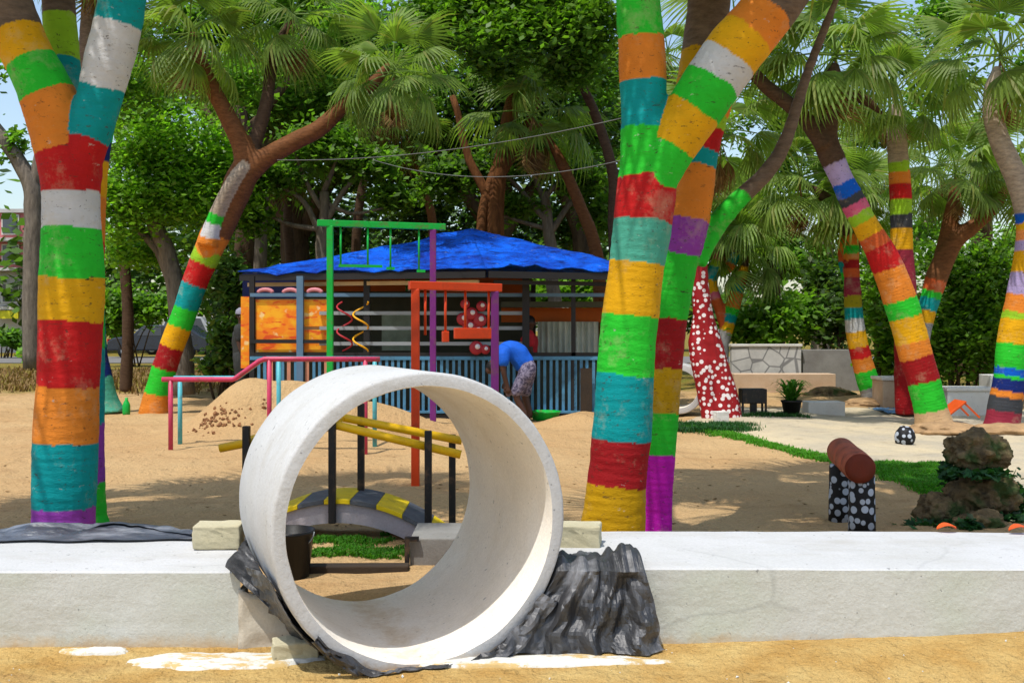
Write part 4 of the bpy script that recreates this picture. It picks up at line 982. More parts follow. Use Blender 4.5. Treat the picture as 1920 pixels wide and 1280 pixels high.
# bare palms in the grove behind
BARE = [(640,22,[(660,760,40),(664,600,34),(670,420,30),(690,300,28),(716,200,26)],(720,180)), (900,20,[(905,770,44),(902,560,38),(905,400,34),(935,300,32),(965,210,30),(985,120,26)],(990,95)),
        (1105,19,[(1120,780,48),(1125,560,44),(1115,460,42),(1085,380,38),(1050,300,36),(1010,230,30)],(1000,205)), (1120,18,[(1150,780,44),(1155,560,40),(1150,420,38),(1148,320,36),(1110,200,32),(1060,100,30),(1035,20,28)],(1030,-10)),
        (820,23,[(800,760,36),(805,560,32),(812,430,30),(790,330,28),(760,250,24)],(750,235)), 
        (1760,22,[(1800,700,36),(1790,560,34),(1780,440,32),(1765,330,30)],(1762,300)), (1640,24,[(1660,700,36),(1640,560,30),(1636,420,28),(1640,330,26)],(1640,300)),
        (230,21,[(236,735,40),(240,600,36),(232,480,34),(220,380,30),(226,250,28)],(228,225)), (560,25,[(560,720,40),(552,560,36),(540,420,32),(545,300,30)],(548,280)), (1250,22,[(1255,700,40),(1250,500,34),(1245,300,30),(1250,120,28)],(1252,95)),
        (1830,24,[(1850,700,36),(1845,540,32),(1850,420,28),(1845,330,26)],(1845,300)), (440,24,[(432,720,36),(440,560,32),(452,420,28),(450,200,26)],(450,180))]
for i, (px, d, pts, cr) in enumerate(BARE):
    words = ['slim bare palm with low crown over the green bar frame', 'leaning brown palm rising behind the kiosk roof peak', 'thick brown palm leaning left behind the kiosk right side', 'tall palm leaning left above the kiosk right end',
             'bare palm behind the kiosk with hanging brown skirt', 'grey bare palm behind the hedge right of the lavender-topped palm', 'bare palm behind the slender grey-footed palm',
             'bare palm behind the slim painted palm at left', 'bare palm behind the kiosk left part', 'bare palm hidden behind the magenta-footed palm', 'bare palm deep behind the hedge at right', 'bare palm above the person in grey cap']
    palm(words[i], (pts[0][0], d), [L([(a_, b_, c_*(.62 if px < 1300 else .8)) for a_, b_, c_ in pts], [('barko' if i in (1, 2, 4) else 'barkd',)], d)], .05, [(cr[0], cr[1], d, (1.0 if px > 1300 else .9+.1*(i % 3)), (12 if px > 1300 else 14), dict(ndead=(4 if px > 1300 else 7)))], group='unpainted palms of the grove', seed=40+i)

# ------------------------------------------------------------------ broadleaf trees and shrubs
def leaf_cloud(clumps, n, size, seed, flat=.35, elong=1.7):
    r = np.random.default_rng(seed); cen = np.array([c[:3] for c in clumps]); rad = np.array([c[3:6] for c in clumps])
    n = int(n*.8); w = (rad.prod(1))**(2/3); k = r.choice(len(clumps), n, p=w/w.sum())
    # sub-clumps inside every clump
    nsub = 46; sub = r.normal(size=(len(clumps), nsub, 3)); sub /= np.linalg.norm(sub, axis=2, keepdims=True); sub *= r.uniform(.35, 1.0, (len(clumps), nsub, 1))
    si = r.integers(0, nsub, n)
    sd = np.where(r.random(n) < .16, .48, .22)[:, None]; pos = cen[k]+rad[k]*(sub[k, si]*r.uniform(.75, 1.25, (len(clumps), nsub))[k, si][:, None]+r.normal(size=(n, 3))*sd)
    nr = r.normal(size=(n, 3)); nr[:, 2] = np.abs(nr[:, 2])+flat; nr += np.array(TO_SUN)*.55; nr /= np.linalg.norm(nr, axis=1, keepdims=True)
    tg = np.cross(nr, r.normal(size=(n, 3))); tg /= np.linalg.norm(tg, axis=1, keepdims=True)+1e-9; bt = np.cross(nr, tg)
    s = (size*r.uniform(.6, 1.35, n))[:, None]
    V = np.stack([pos-tg*s*elong*.5, pos+bt*s*.5-tg*s*.1, pos+tg*s*elong*.5, pos-bt*s*.5-tg*s*.1], 1)
    return V
def foliage(name, clumps, n, size, mat, parent, seed, flat=.35, kind='stuff'):
    V = leaf_cloud(clumps, n, size, seed, flat).reshape(-1, 3)-np.array(ORG[parent.name]) if parent is not None else leaf_cloud(clumps, n, size, seed, flat).reshape(-1, 3)
    Q = np.arange(len(V)).reshape(-1, 4); o = link(name, np_mesh(name, V, Q, M[mat]), parent)
    if kind: o['kind'] = kind
    return o
def PC(px, py, d, rx, ry, rd=None): # clump from pixel position and pixel radii
    p = P(px, py, d); a = rx/F*d; b = ry/F*d; return (p.x, p.y, p.z, a, rd or max(a, b)*.9, b)
def broadleaf(label, d, base_px, trunk, branches, clumps, n, size, mat, bmat='bark_dark', seed=0, group='broadleaf trees of the grove', name='broadleaf_tree'):
    x = X(base_px, d); t = thing(name, label, 'tree', (x, d, 0), group)
    mb = MB()
    for br in [trunk]+branches:
        c = catmull([(*P(p[0], p[1], p[3] if len(p) > 3 else d), p[2]/F*d/2) for p in br], 5)
        c[:, :3] += np.array([[mn.noise((q[0]*2, q[1], q[2]*2))*.05, 0, 0] for q in c]); mb.tube([Vector(q[:3]) for q in c], [max(.006, float(q[3])) for q in c], 9)
    mb.build('trunk', M[bmat], t, True)
    foliage('crown', clumps, n, size, mat, t, seed); return t
broadleaf('bright green broadleaf tree behind the leaning orange-footed palm', 19.5, 330, [(345,740,44),(340,620,38),(325,520,34),(300,440,30),(270,360,24)],
  [[(335,560,24),(300,480,18),(255,420,14),(215,390,10)], [(322,500,18),(300,420,16),(292,350,12)], [(335,600,20),(365,520,16),(385,430,12),(400,330,10)]],
  [PC(290,280,19.5,100,80),PC(240,380,19,70,70),PC(340,370,19.2,80,60),PC(270,190,20,90,60),PC(420,330,20,70,80),PC(260,470,20,60,40)], 30000, .068, 'leaf_b', 'bark_grey', 1)
broadleaf('bright green broadleaf tree arching over the kiosk centre', 20, 960, [(930,770,40),(935,560,36),(930,400,32),(950,250,28),(970,140,22)],
  [[(940,330,22),(990,230,16),(1030,130,12)], [(935,400,22),(880,300,16),(850,180,12)], [(960,200,16),(1000,100,12)]],
  [PC(990,60,16.5,100,50),PC(900,20,17,90,40),PC(1070,120,17,60,50),PC(830,50,17.5,80,50),PC(1010,-30,17,120,50),PC(1100,40,16.5,70,60),PC(930,110,18,50,40)], 24000, .075, 'leaf_b', 'bark_brown', 2)
broadleaf('dark broad tree filling the grove behind the kiosk left half', 27, 560, [(560,705,70),(558,560,60),(550,420,50),(545,300,40)],
  [[(555,450,36),(620,340,26),(680,260,18)], [(555,430,34),(480,330,24),(420,260,16)]],
  [PC(520,230,27,150,110),PC(650,300,27,130,90),PC(440,330,28,100,90),PC(600,120,27,170,100),PC(500,430,28.5,90,80),PC(640,440,28.5,90,70)], 26000, .12, 'leaf_d', 'bark_dark', 3)
broadleaf('dark broad tree filling the grove behind the kiosk right half', 26, 930, [(925,710,70),(930,560,60),(935,420,50),(945,300,40)],
  [[(930,450,36),(1000,350,26),(1060,260,18)], [(930,440,34),(850,330,24),(800,250,16)], [(1080,560,40),(1090,450,34),(1050,350,24)]],
  [PC(900,240,26,150,110),PC(1050,260,26,120,100),PC(800,300,27,110,90),PC(960,120,26,170,100),PC(1080,400,27.5,90,80),PC(800,420,28,90,70),PC(950,420,28,90,70),PC(880,520,28,140,60)], 28000, .12, 'leaf_d', 'bark_dark', 4)
broadleaf('leafy tree with tangled pale branches above the left of the kiosk roof', 20.5, 600, [(596,760,30),(600,560,26),(604,440,22),(610,360,18)],
  [[(602,440,14),(560,370,9),(500,340,6),(455,338,4)], [(604,420,14),(650,350,9),(690,310,6)], [(606,400,12),(570,330,8),(545,280,5)], [(606,380,10),(660,400,7),(720,390,4)], [(604,430,12),(540,420,8),(480,390,5)], [(610,360,12),(630,300,7),(640,240,5)]],
  [PC(520,330,20.5,60,36),PC(690,300,20.5,60,40),PC(600,270,20.5,70,40),PC(470,400,20.5,40,40),PC(740,370,20.6,50,30)], 9000, .085, 'leaf_m', 'bark_grey', 11)
broadleaf('leafy tree with tangled pale branches above the right of the kiosk roof', 20.8, 1040, [(1046,760,30),(1040,560,26),(1030,440,22),(1020,360,18)],
  [[(1030,440,14),(1080,370,9),(1130,330,6)], [(1030,420,14),(970,350,9),(920,310,6),(880,300,4)], [(1022,380,12),(1000,320,8),(985,250,5)], [(1030,430,10),(960,410,7),(900,390,4)], [(1022,370,12),(1070,310,7),(1090,250,5)]],
  [PC(1090,330,20.8,60,40),PC(900,310,20.8,60,40),PC(1000,280,20.8,70,40),PC(830,340,20.9,50,40),PC(960,390,20.9,50,26),PC(1120,410,20.9,40,40)], 9500, .085, 'leaf_m', 'bark_grey', 12)
broadleaf('mid green tree between the thick palms and the dark grove', 30, 1200, [(1200,700,50),(1195,560,44),(1200,400,36)], [[(1198,480,24),(1260,380,16)], [(1196,450,24),(1130,350,16)]],
  [PC(1200,300,30,130,120),PC(1300,380,30,80,80),PC(1120,200,30,110,90),PC(1280,240,30,90,80)], 16000, .13, 'leaf_m', 'bark_dark', 5)
broadleaf('green tree seen between the magenta-footed palm and the far slender palm', 30, 1450, [(1455,700,44),(1450,600,38),(1445,480,30)], [[(1448,540,20),(1500,440,14)]],
  [PC(1430,450,30,80,50),PC(1530,490,29,60,40),PC(1390,360,31,50,50)], 9000, .12, 'leaf_m', 'bark_dark', 6)
broadleaf('light green tree behind the leaning lavender-topped palm', 32, 1680, [(1680,690,44),(1685,560,38),(1690,440,30)], [[(1688,500,20),(1750,400,14)]],
  [PC(1650,500,31,70,60),PC(1740,440,32,70,40),PC(1590,260,33,40,40),PC(1740,190,33,50,30),PC(1830,240,33,40,40),PC(1790,60,33,70,40)], 7000, .12, 'leaf_b', 'bark_grey', 7)
broadleaf('light green tree high behind the leaning forked bare palm', 24, 470, [(470,735,40),(480,560,34),(490,380,28),(500,220,22)], [[(490,330,18),(420,200,10),(380,60,6)], [(495,280,18),(600,150,10),(680,40,6)]],
  [PC(330,60,24,100,60),PC(450,30,24,110,60),PC(600,60,24.5,110,60),PC(720,110,24.5,90,60),PC(400,170,24,90,50),PC(800,40,25,100,60),PC(1120,130,25,80,70),PC(240,90,24.5,60,60)], 15000, .10, 'leaf_m', 'bark_grey', 14)
broadleaf('light green tree high behind the lavender-topped palm', 29, 1540, [(1540,700,40),(1545,500,34),(1560,300,26)], [[(1550,360,18),(1480,200,10)], [(1556,320,18),(1660,160,10)]],
  [PC(1450,210,29,70,40),PC(1600,60,29,90,40),PC(1690,110,29,70,40),PC(1480,330,29,60,40),PC(1640,250,29,60,40),PC(1780,150,29.5,60,40)], 6500, .12, 'leaf_m', 'bark_grey', 15)
broadleaf('shade tree reaching over the top left of the grove', 22, 430, [(440,730,46),(452,560,40),(460,380,34),(450,200,28)], [[(455,300,22),(380,200,14)], [(455,260,20),(560,130,14)]],
  [PC(430,150,18.5,70,50),PC(570,120,18,70,50),PC(660,40,18,80,40),PC(250,150,18,60,60),PC(480,180,23,100,60),PC(620,190,24,120,70),PC(780,160,24,100,80),PC(560,-20,22,160,60)], 22000, .09, 'leaf_m', 'bark_dark', 8)
broadleaf('leafy tree at the far left edge behind the forked palm', 30, 30, [(62,690,36),(60,560,34),(62,420,32),(58,345,32),(20,280,26),(-30,210,22)], [[(60,360,22),(72,300,18),(85,200,12)]],
  [PC(25,270,30,30,30),PC(-30,310,30,36,40),PC(100,230,31,50,60),PC(-40,120,30,50,50)], 1900, .15, 'leaf_m', 'bark_grey', 9)
broadleaf('tall green tree at the upper right above the pale curved palm', 27, 1860, [(1840,700,40),(1838,500,34),(1832,300,28)], [[(1834,400,18),(1890,240,12)]],
  [PC(1860,310,27,40,30),PC(1800,20,27,90,40),PC(1915,140,27,30,40),PC(1900,460,26,40,40)], 4500, .11, 'leaf_m', 'bark_dark', 10)
def shrub(label, px, d, clumps, n, size, mat, seed, name='shrub', group='shrubs behind the playground'):
    t = thing(name, label, 'shrub', (X(px, d), d, 0), group); mb = MB()
    for k in range(7):
        a = k*.9; r = random.Random(seed*10+k); top = Vector(clumps[k % len(clumps)][:3])+Vector((r.uniform(-.3, .3), 0, 0))
        b0 = Vector((X(px, d)+.2*math.cos(a), d+.2*math.sin(a), -.05)); mb.tube([b0, b0.lerp(top, .5)+Vector((0, 0, .2)), top], [.03, .022, .01], 6)
    mb.build('stem', M['bark_dark'], t, True); foliage('foliage', clumps, n, size, mat, t, seed); return t
shrub('tall bright hedge-like shrub behind the white planter at right', 1800, 18.5, [PC(1800,600,18.5,80,90),PC(1860,520,18.5,70,80),PC(1790,500,18.7,50,60),PC(1870,640,18.3,60,70),PC(1770,660,18.6,50,50)], 20000, .065, 'leaf_b', 21)
shrub('light shrub between the slender and the lavender-topped palms', 1665, 20, [PC(1660,600,20,40,70),PC(1670,500,20.2,40,60),PC(1680,680,20,40,40)], 5000, .085, 'leaf_b', 22)
shrub('round bright shrub above the graffiti wall', 1440, 24, [PC(1445,600,24,55,45),PC(1400,620,24.4,40,30),PC(1500,590,24.5,50,40)], 5000, .10, 'leaf_b', 23)
shrub('dark shrub above the grey end of the far wall', 1560, 24, [PC(1550,600,24.5,50,55),PC(1590,560,25,40,50),PC(1540,530,26,40,40)], 4500, .10, 'leaf_d', 24)
shrub('green shrub behind the parked cars at left', 250, 36, [PC(235,570,36,50,35),PC(300,580,36,40,30),PC(210,600,36,30,30)], 3500, .14, 'leaf_b', 25)
shrub('small bush at the foot of the far left tree', 55, 33, [PC(60,660,33,24,18),PC(90,655,33,22,14)], 1200, .12, 'leaf_b', 26)
shrub('garden shrub by the street at the left picture edge', 12, 46, [PC(14,632,46,28,14),PC(30,640,46,14,12)], 1200, .16, 'leaf_m', 27)
shrub('dark undergrowth shrub beside the kiosk left side', 425, 19, [PC(425,640,19,28,50),PC(400,680,19,30,25),PC(430,540,19.5,30,50)], 4500, .09, 'leaf_d', 28)
shrub('green shrub seen through the kiosk right opening', 1080, 24, [PC(1070,535,24,70,22),PC(1120,560,24,50,30),PC(1000,560,24.5,50,26)], 4500, .10, 'leaf_b', 29)
# far tree mass on the horizon
V = []
o = foliage('far_woods', [PC(px, 500-40*math.sin(px*.02), 62+6*math.sin(px), 150, 120) for px in range(150, 1240, 110)]+[PC(px, 585, 64, 120, 40) for px in range(1280, 1960, 110)], 22000, .42, 'leaf_d', None, 77)

# ------------------------------------------------------------------ cables
for a, b, sag, lab in ((P(520, 300, 14), P(1165, 222, 11), .25, 'thin grey cable, the upper of two sagging across the dark grove'), (P(700, 300, 15), P(1168, 300, 11.5), .42, 'thin grey cable, the lower of two sagging across the dark grove')):
    pts = [a.lerp(b, i/20)-Vector((0, 0, sag*4*(i/20)*(1-i/20)*.5)) for i in range(21)]; o = MB().tube(pts, .0045, 6).build('cable', M['cable'], None, True); tag(o, lab, 'cable', 'cables strung through the trees')

# ------------------------------------------------------------------ right side objects
# small concrete ring
pipe(Vector((X(1272, 15.3), 15.3, .40)), Vector((.25, 1, 0)).normalized(), .7, .36, .27, 'concrete_ring', 'small white concrete ring lying half hidden behind the magenta-footed palm')
# white block by dotted tree
block((X(1352, 14.4), 14.4, .07), (.17, .16, .16), .2, 'small white block at the foot of the red dotted tree', 'white_paint', 12)
# black stand
c = P(1411, 778, 15.4); c.z = gz(c.x, c.y)
t = thing('black_stand', 'black box stand on legs beside the green potted fern', 'stand', c)
MB().box(c+Vector((0, 0, .29)), (.36, .26, .21)).build('box', M['black_metal'], t, bevel=.01)
for q in (-1, 1):
    for w in (-1, 1): MB().bar(c+Vector((q*.165, w*.11, 0)), c+Vector((q*.165, w*.11, .38)), .028).build('leg', M['black_metal'], t)
MB().bar(c+Vector((0, -.05, 0)), c+Vector((0, -.05, .2)), .09, .07).build('pedestal', M['black_metal'], t)
# potted fern
c = P(1484, 780, 15.2); c.z = gz(c.x, c.y)
t = thing('potted_fern', 'bright green arching fern in a black pot by the path', 'potted plant', c)
MB().lathe([(0, 0), (.10, 0), (.14, .2), (.15, .2), (.15, .225), (.13, .225), (.12, .18), (0, .18)], c, 20).build('pot', M['terracotta'], t, True)
def arch_leaf(mb, b, az, L_, h, w, out=.6):
    d = Vector((math.cos(az), math.sin(az), 0)); s = Vector((-d.y, d.x, 0)); n = 6; pts = []
    for i in range(n+1):
        u = i/n; p = b+d*(L_*out*u)+Vector((0, 0, h*(1.9*u-1.35*u*u))); ww = w*math.sin(PI*min(.98, u*.9+.08)); pts += [p-s*ww, p+s*ww]
    mb.add(pts, [(2*i, 2*i+1, 2*i+3, 2*i+2) for i in range(n)])
mb = MB(); r = random.Random(4)
for k in range(110): arch_leaf(mb, c+Vector((r.uniform(-.05, .05), r.uniform(-.05, .05), .19)), r.uniform(0, 6.3), r.uniform(.35, .62), r.uniform(.15, .5), .014)
o = mb.build('leaves', M['leaf_g'], t); o['kind'] = 'stuff'
# far wall: white graffiti part and grey part
def simple_wall(label, px0, px1, py0, d, mat, th=.2, name='wall', z0=0, cap=None, yaw=0):
    x0, x1 = X(px0, d), X(px1, d); zt = Z(py0, d); c = Vector(((x0+x1)/2, d, 0)); t = thing(name, label, 'wall', c)
    MB().box(((x0+x1)/2, d, (zt+z0)/2-.03), (x1-x0, th, zt-z0+.06)).build('body', M[mat], t, bevel=.01)
    if cap: MB().box(((x0+x1)/2, d, zt+.03), (x1-x0+.04, th+.05, .055)).build('coping', M[cap], t, bevel=.01)
    t.rotation_euler = (0, 0, yaw); return t
simple_wall('far white wall covered in grey graffiti behind the fern', 1370, 1500, 650, 22, 'graffiti', cap='white_paint', name='garden_wall')
simple_wall('far grey stained wall behind the slender painted palm', 1503, 1612, 655, 22.1, 'grey_conc', name='garden_wall')
simple_wall('low tan ledge along the foot of the far graffiti wall', 1372, 1560, 700, 21.2, 'tan_face', name='ledge', th=.5)
simple_wall('pale low kerb block lying beside the fern by the path', 1510, 1578, 752, 16, 'white_paint', name='kerb_block', th=.35)
simple_wall('white topped planter with tan side behind the leaning palms', 1645, 1702, 712, 17.2, 'tan_face', name='planter_wall', th=.5, cap='white_paint')
simple_wall('white and grey planter wall behind the orange chair', 1766, 1850, 732, 15.6, 'white_paint', name='planter_wall', th=.4, cap='white_paint')
simple_wall('white gate pier behind the maroon-footed palm', 1846, 1872, 702, 16.2, 'white_paint', name='gate_pier', th=.4)
# dirt mounds (stones) near right palms
def rock(name, label, c, r, seed, mat='rock', sub=5, rough=.38, group=None, cat='rock'):
    bm = bmesh.new(); bmesh.ops.create_icosphere(bm, subdivisions=sub, radius=1)
    for v in bm.verts:
        n = v.co.normalized(); e = rough*mn.noise(n*1.4+Vector((seed, 0, 0)))+rough*.5*mn.noise(n*3.5+Vector((0, seed, 0)))+rough*.3*ridg(n*6+Vector((0, 0, seed)))-rough*.15+rough*.12*mn.noise(n*18)
        v.co = Vector((n.x*r[0], n.y*r[1], n.z*r[2]))*(1+e)
    if cat == 'dirt mound': c = Vector((c[0], c[1], gz(c[0], c[1])+r[2]*.15))
    me = bpy.data.meshes.new(name); bm.to_mesh(me); bm.free(); me.materials.append(M[mat]); me.polygons.foreach_set('use_smooth', [True]*len(me.polygons))
    return tag(link(name, me, None, Vector(c)), label, cat, group)
dR = 7.0
rock('mossy_rock', 'mossy brown rock, topmost of the stack beside the log seat', P(1830, 845, dR), (.19, .19, .13), 1, group='stacked mossy rocks')
rock('mossy_rock', 'broad mossy rock in the middle of the stack beside the log seat', P(1838, 925, dR+.05), (.22, .22, .165), 4, group='stacked mossy rocks')
rock('mossy_rock', 'small tan rock, lowest in front of the stack', P(1842, 985, dR-.25), (.16, .12, .09), 7, group='stacked mossy rocks')
rock('mossy_rock', 'dark low mossy rock left of the rock stack', P(1765, 960, dR), (.17, .16, .12), 9, group='stacked mossy rocks')
rock('painted_stone', 'small black and white painted stone at the tan palm foot', P(1697, 815, 11.6)+Vector((0, 0, -.02)), (.11, .1, .12), 12, 'bwdots', 3, .12, cat='stone')
rock('dirt_mound', 'brown dirt mound around the tan palm foot', P(1770, 818, 12.9)+Vector((0, 0, -.08)), (.42, .36, .10), 15, 'dirt', 4, .25, cat='dirt mound')
rock('dirt_mound', 'brown dirt mound around the maroon-footed palm', P(1890, 822, 12.7)+Vector((0, 0, -.08)), (.42, .36, .10), 17, 'dirt', 4, .25, cat='dirt mound')
rock('dirt_mound', 'dirt heap at the foot of the slender grey-footed palm', P(1630, 745, 17.4)+Vector((0, 0, -.05)), (.42, .3, .09), 19, 'dirt', 4, .25, cat='dirt mound')
rock('dirt_mound', 'brown rubble heap in front of the grey far wall', P(1555, 728, 20.3)+Vector((0, 0, 0)), (.42, .3, .13), 23, 'rock', 4, .3, cat='dirt mound')
# blue sheet, orange chair
o = cloth('blue_sheet', lambda u, v: Vector((X(1648, 16.2)+u*.55, 15.6+v*1.1, gz(X(1660, 16.2), 15.9)+.02+.05*max(0, crump(u*.5, v*.7, 3)))), 30, 30, M['blue_sheet']); tag(o, 'pale blue sheet lying on the path behind the painted palm', 'sheet')
c = P(1790, 785, 14.3); c.z = gz(c.x, c.y)
t = thing('orange_chair', 'orange plastic chair tipped over by the white planter', 'chair', c)
R_ = Matrix.Rotation(math.radians(-38), 3, 'Y')
def ch(p): return c+Vector((-.04, 0, .17))+R_ @ (Vector(p)*1.3)
q = MB(); q.add([ch(p) for p in ((-.13,-.14,.0),(.13,-.14,.0),(.13,.14,.0),(-.13,.14,0),(-.13,-.14,.025),(.13,-.14,.025),(.13,.14,.025),(-.13,.14,.025))], [(0,3,2,1),(4,5,6,7),(0,1,5,4),(1,2,6,5),(2,3,7,6),(3,0,4,7)]); q.build('seat', M['orange_plastic'], t, bevel=.01)
q = MB(); q.add([ch(p) for p in ((-.15,-.14,.02),(-.125,-.14,.02),(-.125,.14,.02),(-.15,.14,.02),(-.21,-.13,.26),(-.185,-.13,.26),(-.185,.13,.26),(-.21,.13,.26))], [(0,3,2,1),(4,5,6,7),(0,1,5,4),(1,2,6,5),(2,3,7,6),(3,0,4,7)]); q.build('backrest', M['orange_plastic'], t, bevel=.012)
for q_ in (-1, 1):
    for w in (-1, 1): MB().bar(ch((q_*.11, w*.12, 0)), ch((q_*.135, w*.135, -.2)), .022).build('leg', M['orange_plastic'], t)
# log seat on dotted posts
near, far = P(1613, 878, 6.55), P(1577, 846, 7.3); ax = (far-near).normalized(); rl = .094
t = thing('log_seat', 'terracotta brown log resting on two black and white dotted posts', 'log seat', (near.x, near.y, 0))
mb = MB(); mb.lathe([(rl*.97, 0), (rl, .012), (rl*1.03, .2), (rl*.99, .45), (rl*1.02, (far-near).length-.01), (rl*.97, (far-near).length)], near, 32, ax)
mb.build('log', M['log_side'], t, True)
mb = MB(); mb.lathe([(.001, -.004), (rl*.5, -.005), (rl*.96, -.002), (rl*.975, .006)], near, 32, ax); mb.build('sawn_end', M['log_end'], t, True); mb = MB(); mb.lathe([(rl*.975, -.006), (.001, .002)], far, 32, ax); mb.build('sawn_end', M['log_end'], t, True)
for px, d, w in ((1616, 6.66, 48), (1576, 7.15, 42)):
    x = X(px, d); r_ = w/F*d/2
    MB().lathe([(.001, -.05), (r_*1.05, -.05), (r_*1.03, .1), (r_, .2), (r_*.98, .335), (r_*.9, .35), (.001, .352)], (x, d, 0), 28).build('post', M['bwdots'], t, True)

# ------------------------------------------------------------------ grass, ground cover, litter
def grass(name, pts, n, hgt, seed, spread, mat='leaf_g', wid=.006):
    r = np.random.default_rng(seed); pts = np.array(pts); V = []
    k = r.integers(0, len(pts), n); pos = pts[k, :2]+r.normal(size=(n, 2))*spread; z = np.array([gz(x, y) for x, y in pos])+.004
    base = np.column_stack([pos, z]); az = r.uniform(0, 2*PI, n); d = np.column_stack([np.cos(az), np.sin(az), np.zeros(n)]); s = np.column_stack([-np.sin(az), np.cos(az), np.zeros(n)])
    h = (hgt*r.uniform(.5, 1.3, n))[:, None]; w = wid*(.7+r.uniform(0, .6, n))[:, None]; mid = base+d*h*.25+np.array([0, 0, 1])*h*.65; tip = base+d*h*r.uniform(.4, .9, n)[:, None]+np.array([0, 0, 1])*h*.95
    V = np.stack([base-s*w, base+s*w, mid+s*w*.7, mid-s*w*.7], 1); V2 = np.stack([mid-s*w*.7, mid+s*w*.7, tip+s*w*.1, tip-s*w*.1], 1)
    A = np.concatenate([V, V2]).reshape(-1, 3); o = link(name, np_mesh(name, A, np.arange(len(A)).reshape(-1, 4), M[mat])); return tag(o, kind='stuff')
strip = [edge_at(u) for u in np.linspace(0, .58, 240)]
grass('grass', strip, 14000, .032, 1, .065)
tri = [(px, py) for px in range(1648, 1760, 6) for py in range(870, 925, 5) if py > 868+(px-1648)*.05 and py < 885+(px-1640)*.42]
tri = [(X(px, 2500/(py-HZ)), 2500/(py-HZ)) for px, py in tri]
grass('grass', tri, 16000, .030, 2, .05)
grass('grass', [(X(px, 2500/(py-HZ)), 2500/(py-HZ)) for px in range(1260, 1400, 8) for py in (800, 806, 812)]+[(X(px, 15.1), 15.1) for px in range(1400, 1500, 8)], 6000, .06, 3, .10, 'leaf_moss')
rr2 = random.Random(5)
gp = [(X(rr2.gauss(cx_, 26), dd_)+rr2.gauss(0, .02), dd_+rr2.gauss(0, .05)) for cx_, dd_ in ((610, 6.25), (690, 6.05), (730, 5.95), (610, 5.95), (670, 6.3)) for _ in range(26)]
grass('grass', gp, 4200, .024, 4, .02, 'leaf_g')
grass('grass', [(rr2.uniform(-16, -4), rr2.uniform(21, 33)) for _ in range(700)], 9000, .13, 5, .3, 'dead', wid=.02)
grass('grass', [(X(px, 5.6), 5.3+rr2.random()*.5) for px in range(1240, 1720, 10)], 1800, .03, 6, .06, 'leaf_moss')
foliage('ground_cover', [PC(1760,992,6.8,50,16),PC(1890,990,6.9,50,22),PC(1900,940,7.1,26,34),PC(1780,890,7.12,16,22),PC(1835,885,6.85,50,7),PC(1815,985,6.6,20,10)], 4200, .035, 'leaf_moss', None, 31)
# clods on the mound
V = []; Q = []
mb = MB(); r = random.Random(8)
for k in range(90):
    x = -3.3+r.gauss(0, .16); d = 12.15+r.gauss(0, .13); s = r.uniform(.010, .034)
    if k % 5 == 0: x = -2.75+r.gauss(0, .1); d = 12.5+r.gauss(0, .1)
    c = Vector((x, d, gz(x, d)+s*.25)); R_ = Matrix.Rotation(r.uniform(0, 6), 3, Vector((r.random(), r.random(), r.random()+.1)))
    mb.add([c+R_ @ Vector(p)*s for p in ((1,0,0),(-1,0,0),(0,1.2,0),(0,-.9,0),(0,0,.8),(0,0,-.8))], [(0,2,4),(2,1,4),(1,3,4),(3,0,4),(2,0,5),(1,2,5),(3,1,5),(0,3,5)])
tag(mb.build('clods', M['clod']), kind='stuff')
mb = MB()
for k in range(420):
    x = r.uniform(-5, 5.5); y = r.uniform(5.6, 11); s = r.uniform(.006, .018); c = Vector((x, y, gz(x, y)+s*.2)); a = r.uniform(0, 6)
    mb.add([c+Vector((math.cos(a+q)*s*w, math.sin(a+q)*s*w, h*s)) for q, w, h in ((0, 1.6, .3), (1.5, .7, 0), (3.1, 1.4, .4), (4.7, .7, 0))], [(0, 1, 2, 3)])
tag(mb.build('leaf_litter', M['dead']), kind='stuff')
mb = MB()
for k in range(110):
    x = r.uniform(-2.4, 2.4); y = r.uniform(3.5, 4.12); s = r.uniform(.002, .007)*(.6 if k % 5 else 1.3); c = Vector((x, y, gz(x, y)+s*.3)); R_ = Matrix.Rotation(r.uniform(0, 6), 3, Vector((r.random(), r.random(), r.random()+.1)))
    mb.add([c+R_ @ Vector(p)*s for p in ((1,0,0),(-1,0,0),(0,1.2,0),(0,-.9,0),(0,0,.8),(0,0,-.8))], [(0,2,4),(2,1,4),(1,3,4),(3,0,4),(2,0,5),(1,2,5),(3,1,5),(0,3,5)])
tag(mb.build('gravel', M['plaster']), kind='stuff')
# dry orange leaves on the wall
for (px, y, lab) in ((1775, 4.96, 'dry orange leaf on the white wall top before the mossy rocks'), (1910, 4.93, 'dry orange leaf on the white wall top at the right edge')):
    c = Vector((X(px, y), y, WZ+.006)); mb = MB(); pts = []; n = 8
    for i in range(n+1):
        u = i/n; w = .03*math.sin(PI*min(1, u*.95+.03))**.8; zz = .018*math.sin(u*3)+.004; pts += [c+Vector((-.045+.09*u, -w, zz+.008)), c+Vector((-.045+.09*u, w, zz+.012)), c+Vector((-.045+.09*u, 0, zz))]
    mb.add(pts, [(3*i, 3*i+2, 3*i+5, 3*i+3) for i in range(n)]+[(3*i+2, 3*i+1, 3*i+4, 3*i+5) for i in range(n)])
    tag(mb.build('dry_leaf', M['orange_plastic'], None, True), lab, 'leaf', 'dry leaves on the wall')
# small green bottle by far palm
c = P(237, 775, 15.6); c.z = gz(c.x, c.y)
o = MB().lathe([(0, 0), (.05, 0), (.055, .02), (.055, .14), (.04, .18), (.022, .21), (.022, .25), (0, .25)], c, 16).build('bottle', M['green_metal'], None, True, org=c); tag(o, 'green bottle-shaped post standing in the sand at left', 'bottle')

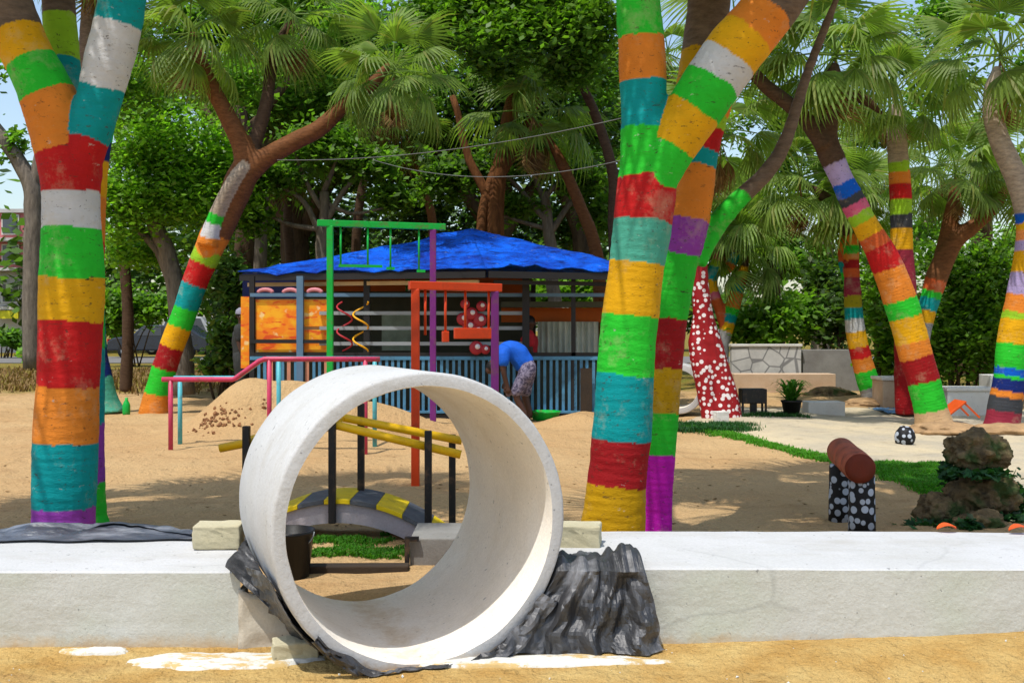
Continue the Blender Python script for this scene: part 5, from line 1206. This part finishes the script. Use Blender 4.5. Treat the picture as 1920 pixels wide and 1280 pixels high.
# ------------------------------------------------------------------ far left street: building and cars
c = Vector((X(-20, 58), 58, 0)); t = thing('apartment_building', 'pink and white building with balconies far behind at the left edge', 'building', c)
x0, x1 = X(-260, 58), X(46, 58)
MB().box(((x0+x1)/2, 61, 2.2), (x1-x0, 6, 4.4)).build('ground_storeys', M['palewall'], t)
MB().box(((x0+x1)/2, 61, 6.0), (x1-x0-.1, 5.96, 3.2)).build('upper_storeys', M['pinkwall'], t)
MB().box(((x0+x1)/2, 61, 7.7), (x1-x0+.3, 6.3, .2)).build('roof', M['palewall'], t)
for zz in (2.4, 4.5, 6.1):
    MB().box(((x0+x1)/2, 57.6, zz), (x1-x0, .8, .16)).build('balcony', M['palewall'], t)
    for k in range(5):
        xx = x1-.75-k*1.7; f = MB().box((xx, 57.98, zz+.85), (.95, .1, 1.1)).build('window', M['white_paint'], t); MB().box((xx, 57.92, zz+.85), (.8, .04, .95)).build('pane', M['window'], f)
MB().box((x1-.7, 57.1, 2.05), (1.6, .12, .42)).build('sign', M['signyellow'], t)
def car(label, px0, px1, d, body, z=1.45):
    x0, x1 = X(px0, d), X(px1, d); Lc = x1-x0; t = thing('parked_car', label, 'car', ((x0+x1)/2, d, 0), 'cars parked along the street'); w = .85
    prof = [(0, .35), (0, .75), (.06, .9), (.24, .98), (.36, z), (.78, z), (.93, .98), (1, .85), (1, .35)]
    mb = MB(); n = len(prof); V = [(x0+p[0]*Lc, d-w, p[1]) for p in prof]+[(x0+p[0]*Lc, d+w, p[1]) for p in prof]
    mb.add(V, [tuple(range(n)), tuple(range(2*n-1, n-1, -1))]+[(i, i+n, (i+1) % n+n, (i+1) % n) for i in range(n)]); mb.build('body', M[body], t, bevel=.06)
    for a, b in ((.30, .54), (.57, .80)):
        q = MB(); zz0, zz1 = 1.0, z-.09; q.add([(x0+a*Lc+(.05*Lc if a == .30 else 0), d-w-.012, zz1), (x0+a*Lc, d-w-.012, zz0), (x0+b*Lc+(.06*Lc if b == .80 else 0), d-w-.012, zz0), (x0+b*Lc-(.03*Lc if b == .80 else 0), d-w-.012, zz1)], [(0, 1, 2, 3)]); q.build('window', M['window'], t)
    for a in (.18, .80):
        wh = MB().lathe([(.001, -.1), (.2, -.1), (.3, -.09), (.32, -.05), (.32, .1), (.001, .1)], (x0+a*Lc, d-w+.08, .32), 20, Vector((0, -1, 0))).build('wheel', M['tyre'], t, True)
        MB().lathe([(.001, .105), (.18, .105), (.19, .09)], (x0+a*Lc, d-w+.08, .32), 16, Vector((0, -1, 0))).build('rim', M['steel_grey'], wh, True)
    for yy in (-.6, .6): MB().box((x0-.01, d+yy, .78), (.05, .25, .14)).build('tail_lamp', M['red_lamp'], t)
    return t
car('dark blue parked car behind the slim painted palm', 214, 400, 47, 'car_dark')
car('silver parked van further down the street at left', 268, 420, 54, 'car_silver', 1.9)
